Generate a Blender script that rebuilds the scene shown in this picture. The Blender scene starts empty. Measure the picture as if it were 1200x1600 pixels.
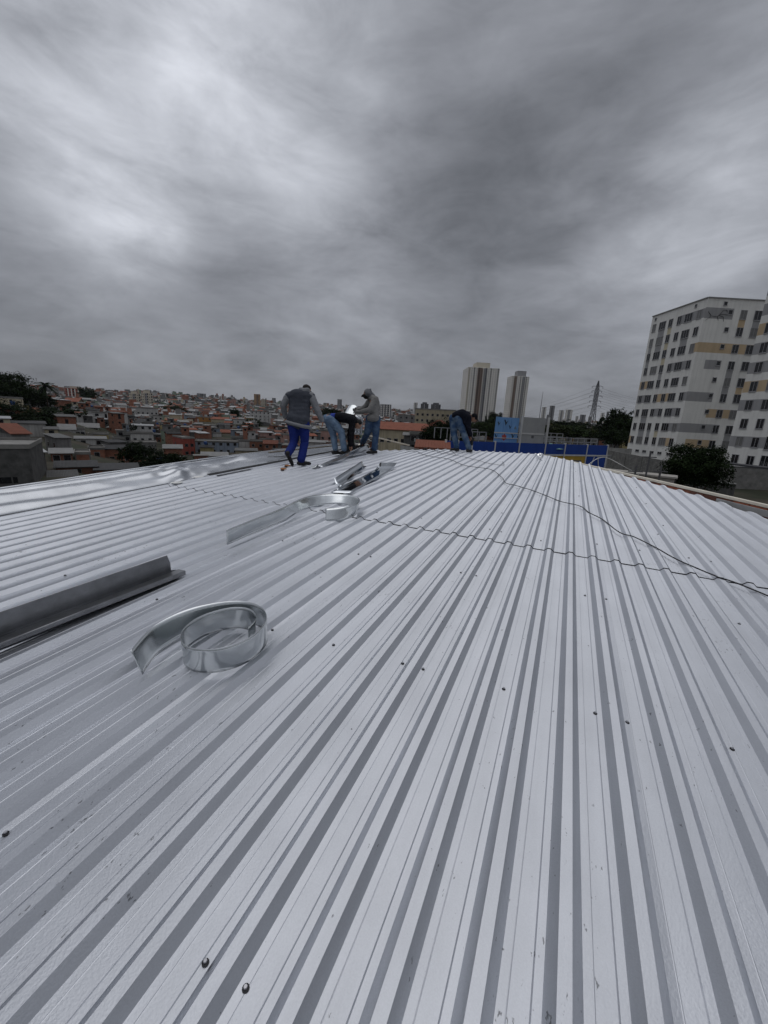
import bpy, bmesh, math, random
from mathutils import Vector, Matrix, noise
random.seed(7)
PI = math.pi
SC = bpy.context.scene
COL = SC.collection

# ------------------------------------------------------------------ camera
# the photographer stands on the roof; x = across the ribs, y = along the ribs (up the slope), z = up
R3 = Matrix(((0.90324655, 0.14379055, -0.40431417),
             (0.42609121, -0.18874139, 0.88477283),
             (0.05091116, -0.97144272, -0.2317479)))
cam_d = bpy.data.cameras.new('camera'); cam = bpy.data.objects.new('camera', cam_d); COL.objects.link(cam)
cam_d.sensor_fit = 'VERTICAL'; cam_d.sensor_height = 36; cam_d.lens = 13.5
cam_d.clip_start = 0.05; cam_d.clip_end = 9000
cam.matrix_world = (R3 @ Matrix(((1, 0, 0), (0, -1, 0), (0, 0, -1)))).to_4x4()
SC.camera = cam

def ray(px, py): return R3 @ Vector(((px - 600) / 600, (py - 800) / 600, 1.0))
def at(px, py, d):                       # point seen at (px, py), d metres away along the ground
    r = ray(px, py); return r * (d / math.hypot(r.x, r.y))
def atz(px, py, z):                      # point seen at (px, py) at height z
    r = ray(px, py); return r * (z / r.z)
def pix(p):
    c = R3.transposed() @ Vector(p)
    return (600 + 600 * c.x / c.z, 800 + 600 * c.y / c.z) if c.z > .01 else (-9999, -9999)

# ------------------------------------------------------------------ sky and light
SUN_DIR = Vector((-.12, .05, .99)).normalized()      # veiled sun high to the left, behind the cloud deck
SUN_EL = math.asin(SUN_DIR.z); SUN_AZ = math.atan2(SUN_DIR.x, SUN_DIR.y)
world = bpy.data.worlds.new('World'); SC.world = world; world.use_nodes = True
wn = world.node_tree; wn.nodes.clear()
def N(t, typ, **kw):
    n = t.nodes.new(typ)
    for k, v in kw.items():
        if k == 'inp':
            for kk, vv in v.items(): n.inputs[kk].default_value = vv
        else: setattr(n, k, v)
    return n
def L(t, a, b): t.links.new(a, b)
def M(t, op, a, b=None, c=None, clamp=False):
    n = t.nodes.new('ShaderNodeMath'); n.operation = op; n.use_clamp = clamp
    for i, v in enumerate((a, b, c)):
        if v is None: continue
        if isinstance(v, (int, float)): n.inputs[i].default_value = v
        else: t.links.new(v, n.inputs[i])
    return n.outputs[0]
def sky_world():
    t = wn
    out = N(t, 'ShaderNodeOutputWorld')
    tc = N(t, 'ShaderNodeTexCoord'); D = tc.outputs['Generated']
    sep = N(t, 'ShaderNodeSeparateXYZ'); L(t, D, sep.inputs[0])
    z = M(t, 'MAXIMUM', sep.outputs[2], 0.0)
    zz = M(t, 'ADD', z, 0.2)
    cx = M(t, 'DIVIDE', sep.outputs[0], zz); cy = M(t, 'DIVIDE', sep.outputs[1], zz)
    cmb = N(t, 'ShaderNodeCombineXYZ'); L(t, cx, cmb.inputs[0]); L(t, cy, cmb.inputs[1])
    def noise_(vec, scale, detail, rough, dist, w=0.0):
        n = N(t, 'ShaderNodeTexNoise', inp={'Scale': scale, 'Detail': detail, 'Roughness': rough, 'Distortion': dist})
        mp = N(t, 'ShaderNodeMapping', inp={'Location': (w, w * 1.7, w * .3)}); L(t, vec, mp.inputs[0]); L(t, mp.outputs[0], n.inputs['Vector'])
        return n
    lay = N(t, 'ShaderNodeMapping', inp={'Scale': (1, 1, 2.7)}); L(t, D, lay.inputs[0])      # flattened, layered clumps
    nA = noise_(lay.outputs[0], 2.3, 7, .56, .35, 3.1)
    nB = noise_(cmb.outputs[0], 2.1, 8, .58, .5, 11.3)
    nC = noise_(lay.outputs[0], 5.5, 8, .6, .5, 7.0)
    warp = noise_(D, 2.6, 4, .5, 0, 1.3)
    sub = N(t, 'ShaderNodeVectorMath', operation='SUBTRACT'); L(t, warp.outputs['Color'], sub.inputs[0]); sub.inputs[1].default_value = (.5, .5, .5)
    scl = N(t, 'ShaderNodeVectorMath', operation='SCALE'); L(t, sub.outputs[0], scl.inputs[0]); scl.inputs['Scale'].default_value = .26
    add = N(t, 'ShaderNodeVectorMath', operation='ADD'); L(t, D, add.inputs[0]); L(t, scl.outputs[0], add.inputs[1])
    nrm = N(t, 'ShaderNodeVectorMath', operation='NORMALIZE'); L(t, add.outputs[0], nrm.inputs[0])
    tot = M(t, 'MULTIPLY_ADD', M(t, 'MULTIPLY', z, z), SKY['zen'], SKY['base'])      # overcast: brightest overhead
    # thin and thick places in the cloud deck
    for px, py, amp, wdt in SKY['blobs']:
        d = ray(px, py).normalized(); k = 1 / (2 * (math.radians(wdt) ** 2 / 2))
        dot = N(t, 'ShaderNodeVectorMath', operation='DOT_PRODUCT'); L(t, nrm.outputs[0], dot.inputs[0]); dot.inputs[1].default_value = d
        e = M(t, 'EXPONENT', M(t, 'MULTIPLY', M(t, 'SUBTRACT', dot.outputs['Value'], 1.0), k))
        tot = M(t, 'MULTIPLY_ADD', e, amp, tot)
    a = M(t, 'SUBTRACT', nA.outputs[0], .5); b = M(t, 'SUBTRACT', nB.outputs[0], .5); c = M(t, 'SUBTRACT', nC.outputs[0], .5)
    mod = M(t, 'ADD', 1.0, M(t, 'MULTIPLY', a, SKY['nA'])); mod = M(t, 'MULTIPLY_ADD', b, SKY['nB'], mod); mod = M(t, 'MULTIPLY_ADD', c, SKY['nC'], mod)
    tot = M(t, 'MULTIPLY', tot, M(t, 'MAXIMUM', mod, .45))
    tot = M(t, 'MAXIMUM', tot, .05)
    col = N(t, 'ShaderNodeValToRGB'); L(t, tot, col.inputs[0])
    col.color_ramp.elements[0].position = 0; col.color_ramp.elements[0].color = (.875, .92, 1.03, 1)
    col.color_ramp.elements[1].position = .7; col.color_ramp.elements[1].color = (.92, .95, 1.03, 1)
    bg = N(t, 'ShaderNodeBackground'); L(t, col.outputs[0], bg.inputs[0]); L(t, tot, bg.inputs[1])
    sky = N(t, 'ShaderNodeTexSky'); sky.sky_type = 'NISHITA'; sky.sun_disc = False
    sky.sun_elevation = SUN_EL; sky.sun_rotation = SUN_AZ; sky.air_density = 1.0; sky.dust_density = 3.0
    bg2 = N(t, 'ShaderNodeBackground', inp={'Strength': .06}); L(t, sky.outputs[0], bg2.inputs[0])
    mx = N(t, 'ShaderNodeMixShader', inp={0: .95}); L(t, bg2.outputs[0], mx.inputs[1]); L(t, bg.outputs[0], mx.inputs[2])
    L(t, mx.outputs[0], out.inputs[0])
SKY = dict(base=.19, zen=.40, nA=1.5, nB=.2, nC=.9, blobs=[
    (330, 30, .15, 7), (190, 290, .25, 4.5), (250, 150, .06, 8), (30, 100, .06, 9), (500, 230, .08, 6), (1120, 330, .20, 7), (930, 420, .07, 7), (560, 440, .05, 7),
    (780, 150, -.075, 12), (1000, 120, -.08, 14), (1180, 60, -.06, 12), (330, 400, -.05, 6), (600, 20, -.05, 7)])
sky_world()
sun_d = bpy.data.lights.new('sun', 'SUN'); sun_d.energy = .5; sun_d.angle = math.radians(62); sun_d.color = (1, .985, .97)
sun = bpy.data.objects.new('sun', sun_d); COL.objects.link(sun)
sun.rotation_euler = SUN_DIR.to_track_quat('Z', 'Y').to_euler()
vs = SC.view_settings; vs.view_transform = 'Standard'; vs.look = 'None'; vs.gamma = 1; vs.exposure = 0.3; vs.use_curve_mapping = False
SC.cycles.max_bounces = 6; SC.cycles.volume_bounces = 0

# ------------------------------------------------------------------ materials
MATS = {}
def mat(name, col, rough=.8, metal=0.0, var=.25, vscale=3.0, bump=0.0, bscale=30.0, rnd=.0, streak=0.0, spec=.3, col2=None, coord='Object', dark=0.0):
    """plain procedural material: base colour broken up by noise, optional vertical streaks, bump and per-object variation"""
    if name in MATS: return MATS[name]
    m = bpy.data.materials.new(name); m.use_nodes = True; t = m.node_tree
    b = t.nodes['Principled BSDF']; b.inputs['Roughness'].default_value = rough; b.inputs['Metallic'].default_value = metal
    b.inputs['Specular IOR Level'].default_value = spec
    tc = N(t, 'ShaderNodeTexCoord'); V = tc.outputs[coord]
    n = N(t, 'ShaderNodeTexNoise', inp={'Scale': vscale, 'Detail': 5, 'Roughness': .6}); L(t, V, n.inputs['Vector'])
    f = M(t, 'MULTIPLY_ADD', M(t, 'SUBTRACT', n.outputs[0], .5), var * 2.6, 1.0)
    if streak:
        mp = N(t, 'ShaderNodeMapping', inp={'Scale': (2.2, 2.2, .12)}); L(t, V, mp.inputs[0])
        n2 = N(t, 'ShaderNodeTexNoise', inp={'Scale': 1.0, 'Detail': 4}); L(t, mp.outputs[0], n2.inputs['Vector'])
        f = M(t, 'MULTIPLY', f, M(t, 'SUBTRACT', 1.0, M(t, 'MULTIPLY', M(t, 'MULTIPLY', M(t, 'SUBTRACT', n2.outputs[0], .45), 2.5, clamp=True), streak)))
    if rnd:
        oi = N(t, 'ShaderNodeObjectInfo')
        f = M(t, 'MULTIPLY', f, M(t, 'MULTIPLY_ADD', oi.outputs['Random'], rnd * 2, 1 - rnd))
    cc = N(t, 'ShaderNodeRGB'); cc.outputs[0].default_value = (*col, 1); csock = cc.outputs[0]
    if col2:
        mxc = N(t, 'ShaderNodeMix', data_type='RGBA'); mxc.inputs[6].default_value = (*col, 1); mxc.inputs[7].default_value = (*col2, 1)
        n3 = N(t, 'ShaderNodeTexNoise', inp={'Scale': vscale * .6, 'Detail': 3}); L(t, V, n3.inputs['Vector'])
        L(t, M(t, 'MULTIPLY', M(t, 'SUBTRACT', n3.outputs[0], .42), 5, clamp=True), mxc.inputs[0]); csock = mxc.outputs[2]
    ml = N(t, 'ShaderNodeVectorMath', operation='SCALE'); L(t, csock, ml.inputs[0]); L(t, f, ml.inputs['Scale'])
    L(t, ml.outputs[0], b.inputs['Base Color'])
    if bump:
        n4 = N(t, 'ShaderNodeTexNoise', inp={'Scale': bscale, 'Detail': 4}); L(t, V, n4.inputs['Vector'])
        bp = N(t, 'ShaderNodeBump', inp={'Strength': bump, 'Distance': .02}); L(t, n4.outputs[0], bp.inputs['Height']); L(t, bp.outputs[0], b.inputs['Normal'])
    MATS[name] = m; return m

def brick_mat(name, c1, c2, mortar, scale=1.0, bw=.24, rh=.09, ms=.012, rough=.9, rnd=.15):
    if name in MATS: return MATS[name]
    m = bpy.data.materials.new(name); m.use_nodes = True; t = m.node_tree; b = t.nodes['Principled BSDF']
    b.inputs['Roughness'].default_value = rough; b.inputs['Specular IOR Level'].default_value = .2
    tc = N(t, 'ShaderNodeTexCoord'); sp = N(t, 'ShaderNodeSeparateXYZ'); L(t, tc.outputs['Object'], sp.inputs[0])
    u = M(t, 'ADD', sp.outputs[0], sp.outputs[1]); cb = N(t, 'ShaderNodeCombineXYZ'); L(t, u, cb.inputs[0]); L(t, sp.outputs[2], cb.inputs[1])
    br = N(t, 'ShaderNodeTexBrick', inp={'Color1': (*c1, 1), 'Color2': (*c2, 1), 'Mortar': (*mortar, 1), 'Scale': scale, 'Mortar Size': ms, 'Brick Width': bw, 'Row Height': rh})
    L(t, cb.outputs[0], br.inputs['Vector'])
    n = N(t, 'ShaderNodeTexNoise', inp={'Scale': 1.3, 'Detail': 5}); L(t, tc.outputs['Object'], n.inputs['Vector'])
    f = M(t, 'MULTIPLY_ADD', M(t, 'SUBTRACT', n.outputs[0], .5), 1.1, 1.0)
    if rnd:
        oi = N(t, 'ShaderNodeObjectInfo'); f = M(t, 'MULTIPLY', f, M(t, 'MULTIPLY_ADD', oi.outputs['Random'], rnd * 2, 1 - rnd))
    ml = N(t, 'ShaderNodeVectorMath', operation='SCALE'); L(t, br.outputs[0], ml.inputs[0]); L(t, f, ml.inputs['Scale']); L(t, ml.outputs[0], b.inputs['Base Color'])
    bp = N(t, 'ShaderNodeBump', inp={'Strength': .5, 'Distance': .01}); L(t, br.outputs['Fac'], bp.inputs['Height']); bp.invert = True; L(t, bp.outputs[0], b.inputs['Normal'])
    MATS[name] = m; return m

def ribbed_mat(name, col, pitch=.18, rough=.85, rnd=.2, strength=.8, axis=0, var=.3):
    """corrugated sheet or tile roof seen from afar: relief by a wave across the slope"""
    if name in MATS: return MATS[name]
    m = mat(name, col, rough=rough, var=var, vscale=.9, rnd=rnd); t = m.node_tree; b = t.nodes['Principled BSDF']
    tc = N(t, 'ShaderNodeTexCoord'); sp = N(t, 'ShaderNodeSeparateXYZ'); L(t, tc.outputs['Object'], sp.inputs[0])
    w = M(t, 'SINE', M(t, 'MULTIPLY', sp.outputs[axis], 2 * PI / pitch))
    bp = N(t, 'ShaderNodeBump', inp={'Strength': strength, 'Distance': .04}); L(t, w, bp.inputs['Height']); L(t, bp.outputs[0], b.inputs['Normal'])
    return m

def metal_mat(name, col, rough, metal=.9, scratch=.0, dirt=0.0, bump=.0, bscale=60., rvar=.1, specks=0.0, dscale=2.2, aniso=0.0):
    if name in MATS: return MATS[name]
    m = bpy.data.materials.new(name); m.use_nodes = True; t = m.node_tree; b = t.nodes['Principled BSDF']
    b.inputs['Metallic'].default_value = metal
    if aniso:    # rolled finish: the gloss spreads along the sheet far more than across it
        b.inputs['Anisotropic'].default_value = aniso; cy_ = N(t, 'ShaderNodeCombineXYZ', inp={1: 1.0}); L(t, cy_.outputs[0], b.inputs['Tangent'])
    tc = N(t, 'ShaderNodeTexCoord'); V = tc.outputs['Object']
    n = N(t, 'ShaderNodeTexNoise', inp={'Scale': dscale, 'Detail': 6, 'Roughness': .62}); L(t, V, n.inputs['Vector'])
    sp = N(t, 'ShaderNodeTexNoise', inp={'Scale': 240, 'Detail': 2}); L(t, V, sp.inputs['Vector'])
    f = M(t, 'MULTIPLY_ADD', M(t, 'SUBTRACT', n.outputs[0], .5), dirt, 1.0)
    f = M(t, 'MULTIPLY_ADD', M(t, 'SUBTRACT', sp.outputs[0], .5), .16, f)
    if specks:   # scuffs and grit trodden in, in loose patches
        n5 = N(t, 'ShaderNodeTexNoise', inp={'Scale': 55, 'Detail': 3, 'Roughness': .7}); mp = N(t, 'ShaderNodeMapping', inp={'Scale': (1, .45, 1)}); L(t, V, mp.inputs[0]); L(t, mp.outputs[0], n5.inputs['Vector'])
        n6 = N(t, 'ShaderNodeTexNoise', inp={'Scale': 2.7, 'Detail': 2}); L(t, V, n6.inputs['Vector'])
        thr = M(t, 'MULTIPLY_ADD', n6.outputs[0], -.34, .865)
        s = M(t, 'MULTIPLY', M(t, 'SUBTRACT', n5.outputs[0], thr), 22, clamp=True)
        f = M(t, 'MULTIPLY', f, M(t, 'SUBTRACT', 1.0, M(t, 'MULTIPLY', s, specks)))
    if scratch:  # long rubbed streaks along the sheet
        mp = N(t, 'ShaderNodeMapping', inp={'Scale': (16, .35, 16)}); L(t, V, mp.inputs[0])
        n7 = N(t, 'ShaderNodeTexNoise', inp={'Scale': 1.0, 'Detail': 4}); L(t, mp.outputs[0], n7.inputs['Vector'])
        f = M(t, 'MULTIPLY_ADD', M(t, 'SUBTRACT', n7.outputs[0], .5), scratch, f)
    cc = N(t, 'ShaderNodeRGB'); cc.outputs[0].default_value = (*col, 1)
    ml = N(t, 'ShaderNodeVectorMath', operation='SCALE'); L(t, cc.outputs[0], ml.inputs[0]); L(t, f, ml.inputs['Scale']); L(t, ml.outputs[0], b.inputs['Base Color'])
    n3 = N(t, 'ShaderNodeTexNoise', inp={'Scale': 3.0, 'Detail': 4}); L(t, V, n3.inputs['Vector'])
    L(t, M(t, 'MULTIPLY_ADD', M(t, 'SUBTRACT', n3.outputs[0], .5), rvar * 2, rough), b.inputs['Roughness'])
    if bump:
        n4 = N(t, 'ShaderNodeTexNoise', inp={'Scale': bscale, 'Detail': 3}); L(t, V, n4.inputs['Vector'])
        bp = N(t, 'ShaderNodeBump', inp={'Strength': bump, 'Distance': .004}); L(t, n4.outputs[0], bp.inputs['Height']); L(t, bp.outputs[0], b.inputs['Normal'])
    MATS[name] = m; return m

# ------------------------------------------------------------------ mesh helpers
class MB:
    """collects faces; build() links them as ONE mesh object"""
    def __init__(s): s.v = []; s.f = []
    def add(s, vs, fs):
        k = len(s.v); s.v += [tuple(v) for v in vs]; s.f += [tuple(i + k for i in f) for f in fs]; return s
    def box(s, x0, x1, y0, y1, z0, z1, mx=None):
        vs = [Vector((x, y, z)) for z in (z0, z1) for y in (y0, y1) for x in (x0, x1)]
        if mx is not None: vs = [mx @ v for v in vs]
        return s.add(vs, [(0, 2, 3, 1), (4, 5, 7, 6), (0, 1, 5, 4), (2, 6, 7, 3), (0, 4, 6, 2), (1, 3, 7, 5)])
    def bar(s, a, b, w, h=None, up=Vector((0, 0, 1))):
        a, b = Vector(a), Vector(b); h = h or w; d = (b - a)
        if d.length < 1e-6: return s
        d.normalize(); r = d.cross(up)
        if r.length < 1e-4: r = d.cross(Vector((1, 0, 0)))
        r.normalize(); u = r.cross(d); vs = []
        for p in (a, b):
            for i, j in ((-1, -1), (1, -1), (1, 1), (-1, 1)): vs.append(p + r * (i * w / 2) + u * (j * h / 2))
        return s.add(vs, [(3, 2, 1, 0), (4, 5, 6, 7), (0, 1, 5, 4), (1, 2, 6, 5), (2, 3, 7, 6), (3, 0, 4, 7)])
    def tube(s, pts, rad, seg=8, caps=True):
        pts = [Vector(p) for p in pts]; n = len(pts); rr = rad if isinstance(rad, (list, tuple)) else [rad] * n
        k = len(s.v); prev = None
        for i, p in enumerate(pts):
            d = (pts[min(i + 1, n - 1)] - pts[max(i - 1, 0)]).normalized()
            if prev is None: r = d.cross(Vector((0, 0, 1))); r = r if r.length > 1e-3 else d.cross(Vector((1, 0, 0)))
            else: r = prev - d * prev.dot(d)
            r.normalize(); prev = r; u = d.cross(r)
            for j in range(seg):
                a = 2 * PI * j / seg; s.v.append(tuple(p + (r * math.cos(a) + u * math.sin(a)) * rr[i]))
        for i in range(n - 1):
            for j in range(seg):
                a, b = k + i * seg + j, k + i * seg + (j + 1) % seg; s.f.append((a, b, b + seg, a + seg))
        if caps: s.f.append(tuple(k + j for j in reversed(range(seg)))); s.f.append(tuple(k + (n - 1) * seg + j for j in range(seg)))
        return s
    def grid(s, rows):
        k = len(s.v); m = len(rows[0])
        for r in rows: s.v += [tuple(p) for p in r]
        for i in range(len(rows) - 1):
            for j in range(m - 1): a = k + i * m + j; s.f.append((a, a + 1, a + m + 1, a + m))
        return s
    def lathe(s, prof, seg=16, mx=None):
        k = len(s.v)
        for r, z in prof:
            for j in range(seg):
                v = Vector((r * math.cos(2 * PI * j / seg), r * math.sin(2 * PI * j / seg), z)); s.v.append(tuple(mx @ v if mx is not None else v))
        for i in range(len(prof) - 1):
            for j in range(seg): a, b = k + i * seg + j, k + i * seg + (j + 1) % seg; s.f.append((a, b, b + seg, a + seg))
        s.f.append(tuple(k + j for j in reversed(range(seg)))); s.f.append(tuple(k + (len(prof) - 1) * seg + j for j in range(seg)))
        return s
    def mesh(s, name, m, smooth=False):
        me = bpy.data.meshes.new(name); me.from_pydata(s.v, [], s.f); me.update()
        if m is not None: me.materials.append(m)
        if smooth: me.polygons.foreach_set('use_smooth', [True] * len(me.polygons))
        return me
    def build(s, name, m, parent=None, smooth=False, kind=None, loc=None):
        return link(name, s.mesh(name, m, smooth), parent, kind, loc)
def link(name, me, parent=None, kind=None, loc=None):
    o = bpy.data.objects.new(name, me); COL.objects.link(o)
    if parent is not None: o.parent = parent
    if kind: o['kind'] = kind
    if loc is not None: o.location = loc
    return o
def solid(o, th, off=0.0):
    md = o.modifiers.new('thickness', 'SOLIDIFY'); md.thickness = th; md.offset = off; return o
LABELS = {}
def tag(o, label, cat, group=None):
    o['label'] = label; o['category'] = cat
    if group: o['group'] = group
    LABELS.setdefault(label, []).append(o); return o
def thing(name, label, cat, loc=(0, 0, 0), rz=0.0, group=None):
    o = bpy.data.objects.new(name, None); COL.objects.link(o); o.location = loc; o.rotation_euler = (0, 0, rz)
    o.empty_display_size = .1
    return tag(o, label, cat, group)
def nz(x, y, z=0.0): return noise.noise(Vector((x, y, z)))
# ------------------------------------------------------------------ the metal roof
SLOPE = .0541
CH = 1.42
def rz_(y): return -CH + SLOPE * y
def roofpt(px, py, up=0.0):
    d = ray(px, py); t = -(CH - up) / (d.z - d.y * SLOPE); return d * t
M_ROOF = metal_mat('galvalume sheet', (.625, .643, .680), .45, metal=.98, aniso=.95, dirt=.22, bump=.15, bscale=140, rvar=.06, specks=.6, scratch=.22)
M_GALV = metal_mat('bright galvanised strip', (.60, .625, .635), .19, metal=1.0, dirt=.5, bump=.10, bscale=16, rvar=.08)
M_GALV_DULL = metal_mat('stained galvanised steel', (.20, .205, .215), .36, metal=.9, dirt=1.1, bump=.1, bscale=8, rvar=.15, dscale=7)
M_FLASH = metal_mat('crumpled flashing metal', (.43, .445, .47), .27, metal=1.0, dirt=.8, bump=.15, bscale=6, rvar=.1)
M_GAP = mat('black lap sealant and gap shade', (.012, .012, .014), rough=.7, var=.3)  # lap joints, and the painted shade of the gaps by the left capping
M_SCREW = metal_mat('dull zinc screw', (.42, .42, .44), .38, metal=.9)
M_RUBBER = mat('black rubber washer', (.02, .02, .022), rough=.6)
M_RUBBERCORD = mat('black cable rubber', (.018, .018, .02), rough=.5)
M_BRICK = brick_mat('bare clay block', (.22, .075, .04), (.30, .11, .06), (.26, .22, .19), bw=.30, rh=.20, ms=.012)
M_CONC = mat('weathered concrete', (.095, .094, .091), rough=.95, var=.8, vscale=1.0, streak=.3, bump=.5, bscale=9, rnd=.15)
EDGE = [(-5.75, 9.35), (-4.91, 10.08), (-3.29, 11.71), (-.735, 12.38), (.29, 11.33), (1.48, 9.47), (2.2, 8.0), (2.63, 6.85), (3.4, 4.6), (4.2, 2.3), (5, 0)]
def yfar(x):
    for (a, ya), (b, yb) in zip(EDGE, EDGE[1:]):
        if x <= b: return ya + (yb - ya) * (x - a) / (b - a)
    return 0
PITCH, RH, LAPY = .196, .027, 4.06
def profile(x0, x1):
    """cross-section of one sheet: ribs of trapezoid form, two fine stiffening creases in each pan"""
    pts = []
    k0 = round((x0 - .386) / PITCH)
    for k in range(k0, k0 + 6):
        c = .386 + PITCH * k
        pts += [(c - .046, 0), (c - .0175, RH), (c + .0175, RH), (c + .046, 0)]
        if k < k0 + 5:
            for q, e in ((c + .071, .0006), (c + PITCH - .071, .0013)): pts += [(q - .0022, 0), (q, e), (q + .0022, 0)]
    pts[0] = (pts[0][0] + .012, .012)            # the free edge rests half-way down the web of its neighbour
    return pts
roof = thing('metal_roof', 'large silver ribbed sheet metal roof the workers stand on', 'roof', (0, 0, 0))
def roof_sheet(i, y0, y1fn, up):
    x0 = .386 + .98 * i
    prof = [p for p in profile(x0, x0 + .98) if -5.76 <= p[0] <= 4.4]
    if len(prof) < 4: return
    rows = []; n = 26
    for j in range(n + 1):
        row = []
        for q, (x, z) in enumerate(prof):
            y1 = y1fn(x); y = y0 + (y1 - y0) * j / n
            lift = .0022 if q < 4 else 0
            w = .0012 * nz(x * 3.1, y * 1.4, i) + .002 * nz(x * .5, y * .5, 3.3)
            row.append((x, y, rz_(y) + z + lift + up + w))
        rows.append(row)
    o = MB().grid(rows).build('roof_sheet', M_ROOF, roof)
    return o
for i in range(-7, 5):
    x0 = .386 + .98 * i
    roof_sheet(i, -2.6, lambda x: min(LAPY + .12, yfar(x) - .02), 0)
    if x0 < 3.3: roof_sheet(i, LAPY, lambda x: max(yfar(x), LAPY + .05) + .03 * nz(x * 6, 1, 1), .0055)
    # the dark joint under the upper sheet's edge
    prof = [p for p in profile(x0, x0 + .98) if -5.76 <= p[0] <= 3.4]
    if len(prof) > 3:
        y = LAPY - .0015
        fade = .0085 if x0 > -2.6 else .006
        a = [(x, y + .004 * nz(x * 9, 2, i), rz_(y) + z + .0006) for x, z in prof]; b = [(x, y + .004 * nz(x * 9, 2, i), rz_(y) + z + fade + .003 * nz(x * 5, 7, 1)) for x, z in prof]
        solid(MB().grid([a, b]).build('lap_joint', M_GAP, roof), .004)
# self-drilling screws with rubber washers
sm = MB().lathe([(.0005, .0), (.0092, .0), (.0092, .0022), (.004, .0036)], 12)
hexm = MB().lathe([(.0052, .003), (.0054, .008), (.0042, .0095)], 6)
def screw_head(p):
    o = link('screw', screw_head.a, roof, loc=p); o.rotation_euler = (random.uniform(-.05, .05), random.uniform(-.05, .05), random.random() * 6)
    h = link('hex_head', screw_head.b, o)
screw_head.a = sm.mesh('screw_washer', M_RUBBER); screw_head.b = hexm.mesh('screw_hex', M_SCREW)
SCREWS = [(9, 1303), (321, 1505), (384, 1545), (243, 936), (424, 984), (521, 1008), (629, 1037), (661, 1046), (787, 1077), (930, 1115), (976, 1128), (1144, 1171), (98, 898),
          (560, 866), (579, 870), (720, 895), (744, 900), (914, 931), (944, 936), (1155, 975), (1190, 981), (440, 845), (320, 823), (765, 828), (783, 832), (845, 846), (924, 850),
          (999, 861), (1030, 836), (1036, 822), (1076, 873), (1100, 877), (653, 746), (697, 780), (768, 800), (788, 803), (601, 767), (654, 810), (589, 802)]
for x in (-3.55, -2.55, -1.6, -.66, .31, 1.26): 
    for y in (6.95, 8.3, 9.6): SCREWS.append(pix((x + random.uniform(-.05, .05), y, rz_(y))))
for s in SCREWS:
    p = roofpt(*s); k = round((p.x - .386) / PITCH); c = .386 + PITCH * k; off = p.x - c
    if abs(off) < .055: p.x = c + math.copysign(.058, off)
    up = .0062 if p.y > LAPY else .0008
    screw_head((p.x, p.y, rz_(p.y) + up))
# ------------------------------------------------------------------ the building that carries the roof
hall = thing('hall_building', 'block walled hall carrying the silver sheet metal roof', 'building', (0, 0, -10))
MB().box(-6.2, -5.85, -4, 9.2, 0, 8.62, Matrix.Translation((0, 0, 0))).build('wall', M_CONC, hall)
pts = [(-5.9, 9.1), (-4.95, 9.95), (-3.3, 11.58), (-.75, 12.22), (.2, 11.25), (1.36, 9.4), (2.05, 8.0), (2.48, 6.8), (3.3, 4.4), (4.1, 2.0), (4.9, -.4), (5.4, -4)]
wb = MB()
for (xa, ya), (xb, yb) in zip(pts, pts[1:]):
    wb.add([(xa, ya, 0), (xb, yb, 0), (xb, yb, 10 + rz_(yb) - .03), (xa, ya, 10 + rz_(ya) - .03)], [(0, 1, 2, 3)])
wo = wb.build('wall', M_BRICK, hall); solid(wo, .14, -1)

# brick parapet on the right with its pale rail
A = at(846, 711, 12.75); B = at(1200, 791, 7.75); dirn = (B - A).normalized(); B2 = B + dirn * 2.2
par = thing('brick_parapet', 'low bare brick parapet along the slanting right edge of the roof', 'parapet', (A.x, A.y, -10))
def loc(p): return Vector(p) - Vector((A.x, A.y, -10))
nrm2 = Vector((-dirn.y, dirn.x, 0)).normalized() if dirn.x > 0 else Vector((dirn.y, -dirn.x, 0)).normalized()
if nrm2.y < 0: nrm2 = -nrm2                       # outward
def brick_course(z_off, k):
    Lh = (B2 - A).length; n = int(Lh / .25)
    for i in range(n):
        t0 = (i + (.5 if k % 2 else 0)) * .25; t1 = t0 + .236
        if t1 > Lh: continue
        p0, p1 = A + dirn * t0, A + dirn * t1
        o = Vector((0, 0, z_off)) + nrm2 * random.uniform(-.004, .006)
        if random.random() < .07: continue
        m = MB().bar(loc(p0 + o), loc(p1 + o), .11, .085); m.build('brick', BR[random.randrange(3)], par)
BR = [mat('fired brick red', (.26, .085, .045), var=.4, vscale=9, bump=.5, bscale=40), mat('fired brick brown', (.20, .075, .045), var=.4, vscale=9, bump=.5, bscale=40), mat('fired brick dark', (.13, .055, .04), var=.4, vscale=9, bump=.5, bscale=40)]
for k in range(5): brick_course(-.075 - k * .098, k)
core = MB().bar(loc(A + Vector((0, 0, -.30)) + nrm2 * .02), loc(B2 + Vector((0, 0, -.30)) + nrm2 * .02), .07, .46)
core.build('mortar_core', mat('grey mortar', (.20, .185, .17), var=.4, bump=.4), par)
M_CREAM = mat('cream painted rail', (.74, .69, .58), rough=.6, var=.18, vscale=5, bump=.1)
rail = tag(MB().bar(A, B2, .07, .04).bar(A + Vector((0, 0, -.028)) + nrm2 * .02, B2 + Vector((0, 0, -.028)) + nrm2 * .02, .02, .03).build('parapet_rail', M_CREAM), 'long cream rail lying along the top of the brick parapet', 'rail')
p0 = A + dirn * 3.3 - nrm2 * .1 + Vector((0, 0, -.24)); p1 = B2 - nrm2 * .12 + Vector((0, 0, -.22))
tag(MB().bar(p0, p1, .03, .02).build('edge_flashing', M_CREAM), 'thin pale strip between the roof sheet ends and the brick parapet', 'strip')
q0, q1 = A + dirn * 5.75 - nrm2 * .07 + Vector((0, 0, -.09)), A + dirn * 8.2 - nrm2 * .07 + Vector((0, 0, -.11))
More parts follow.
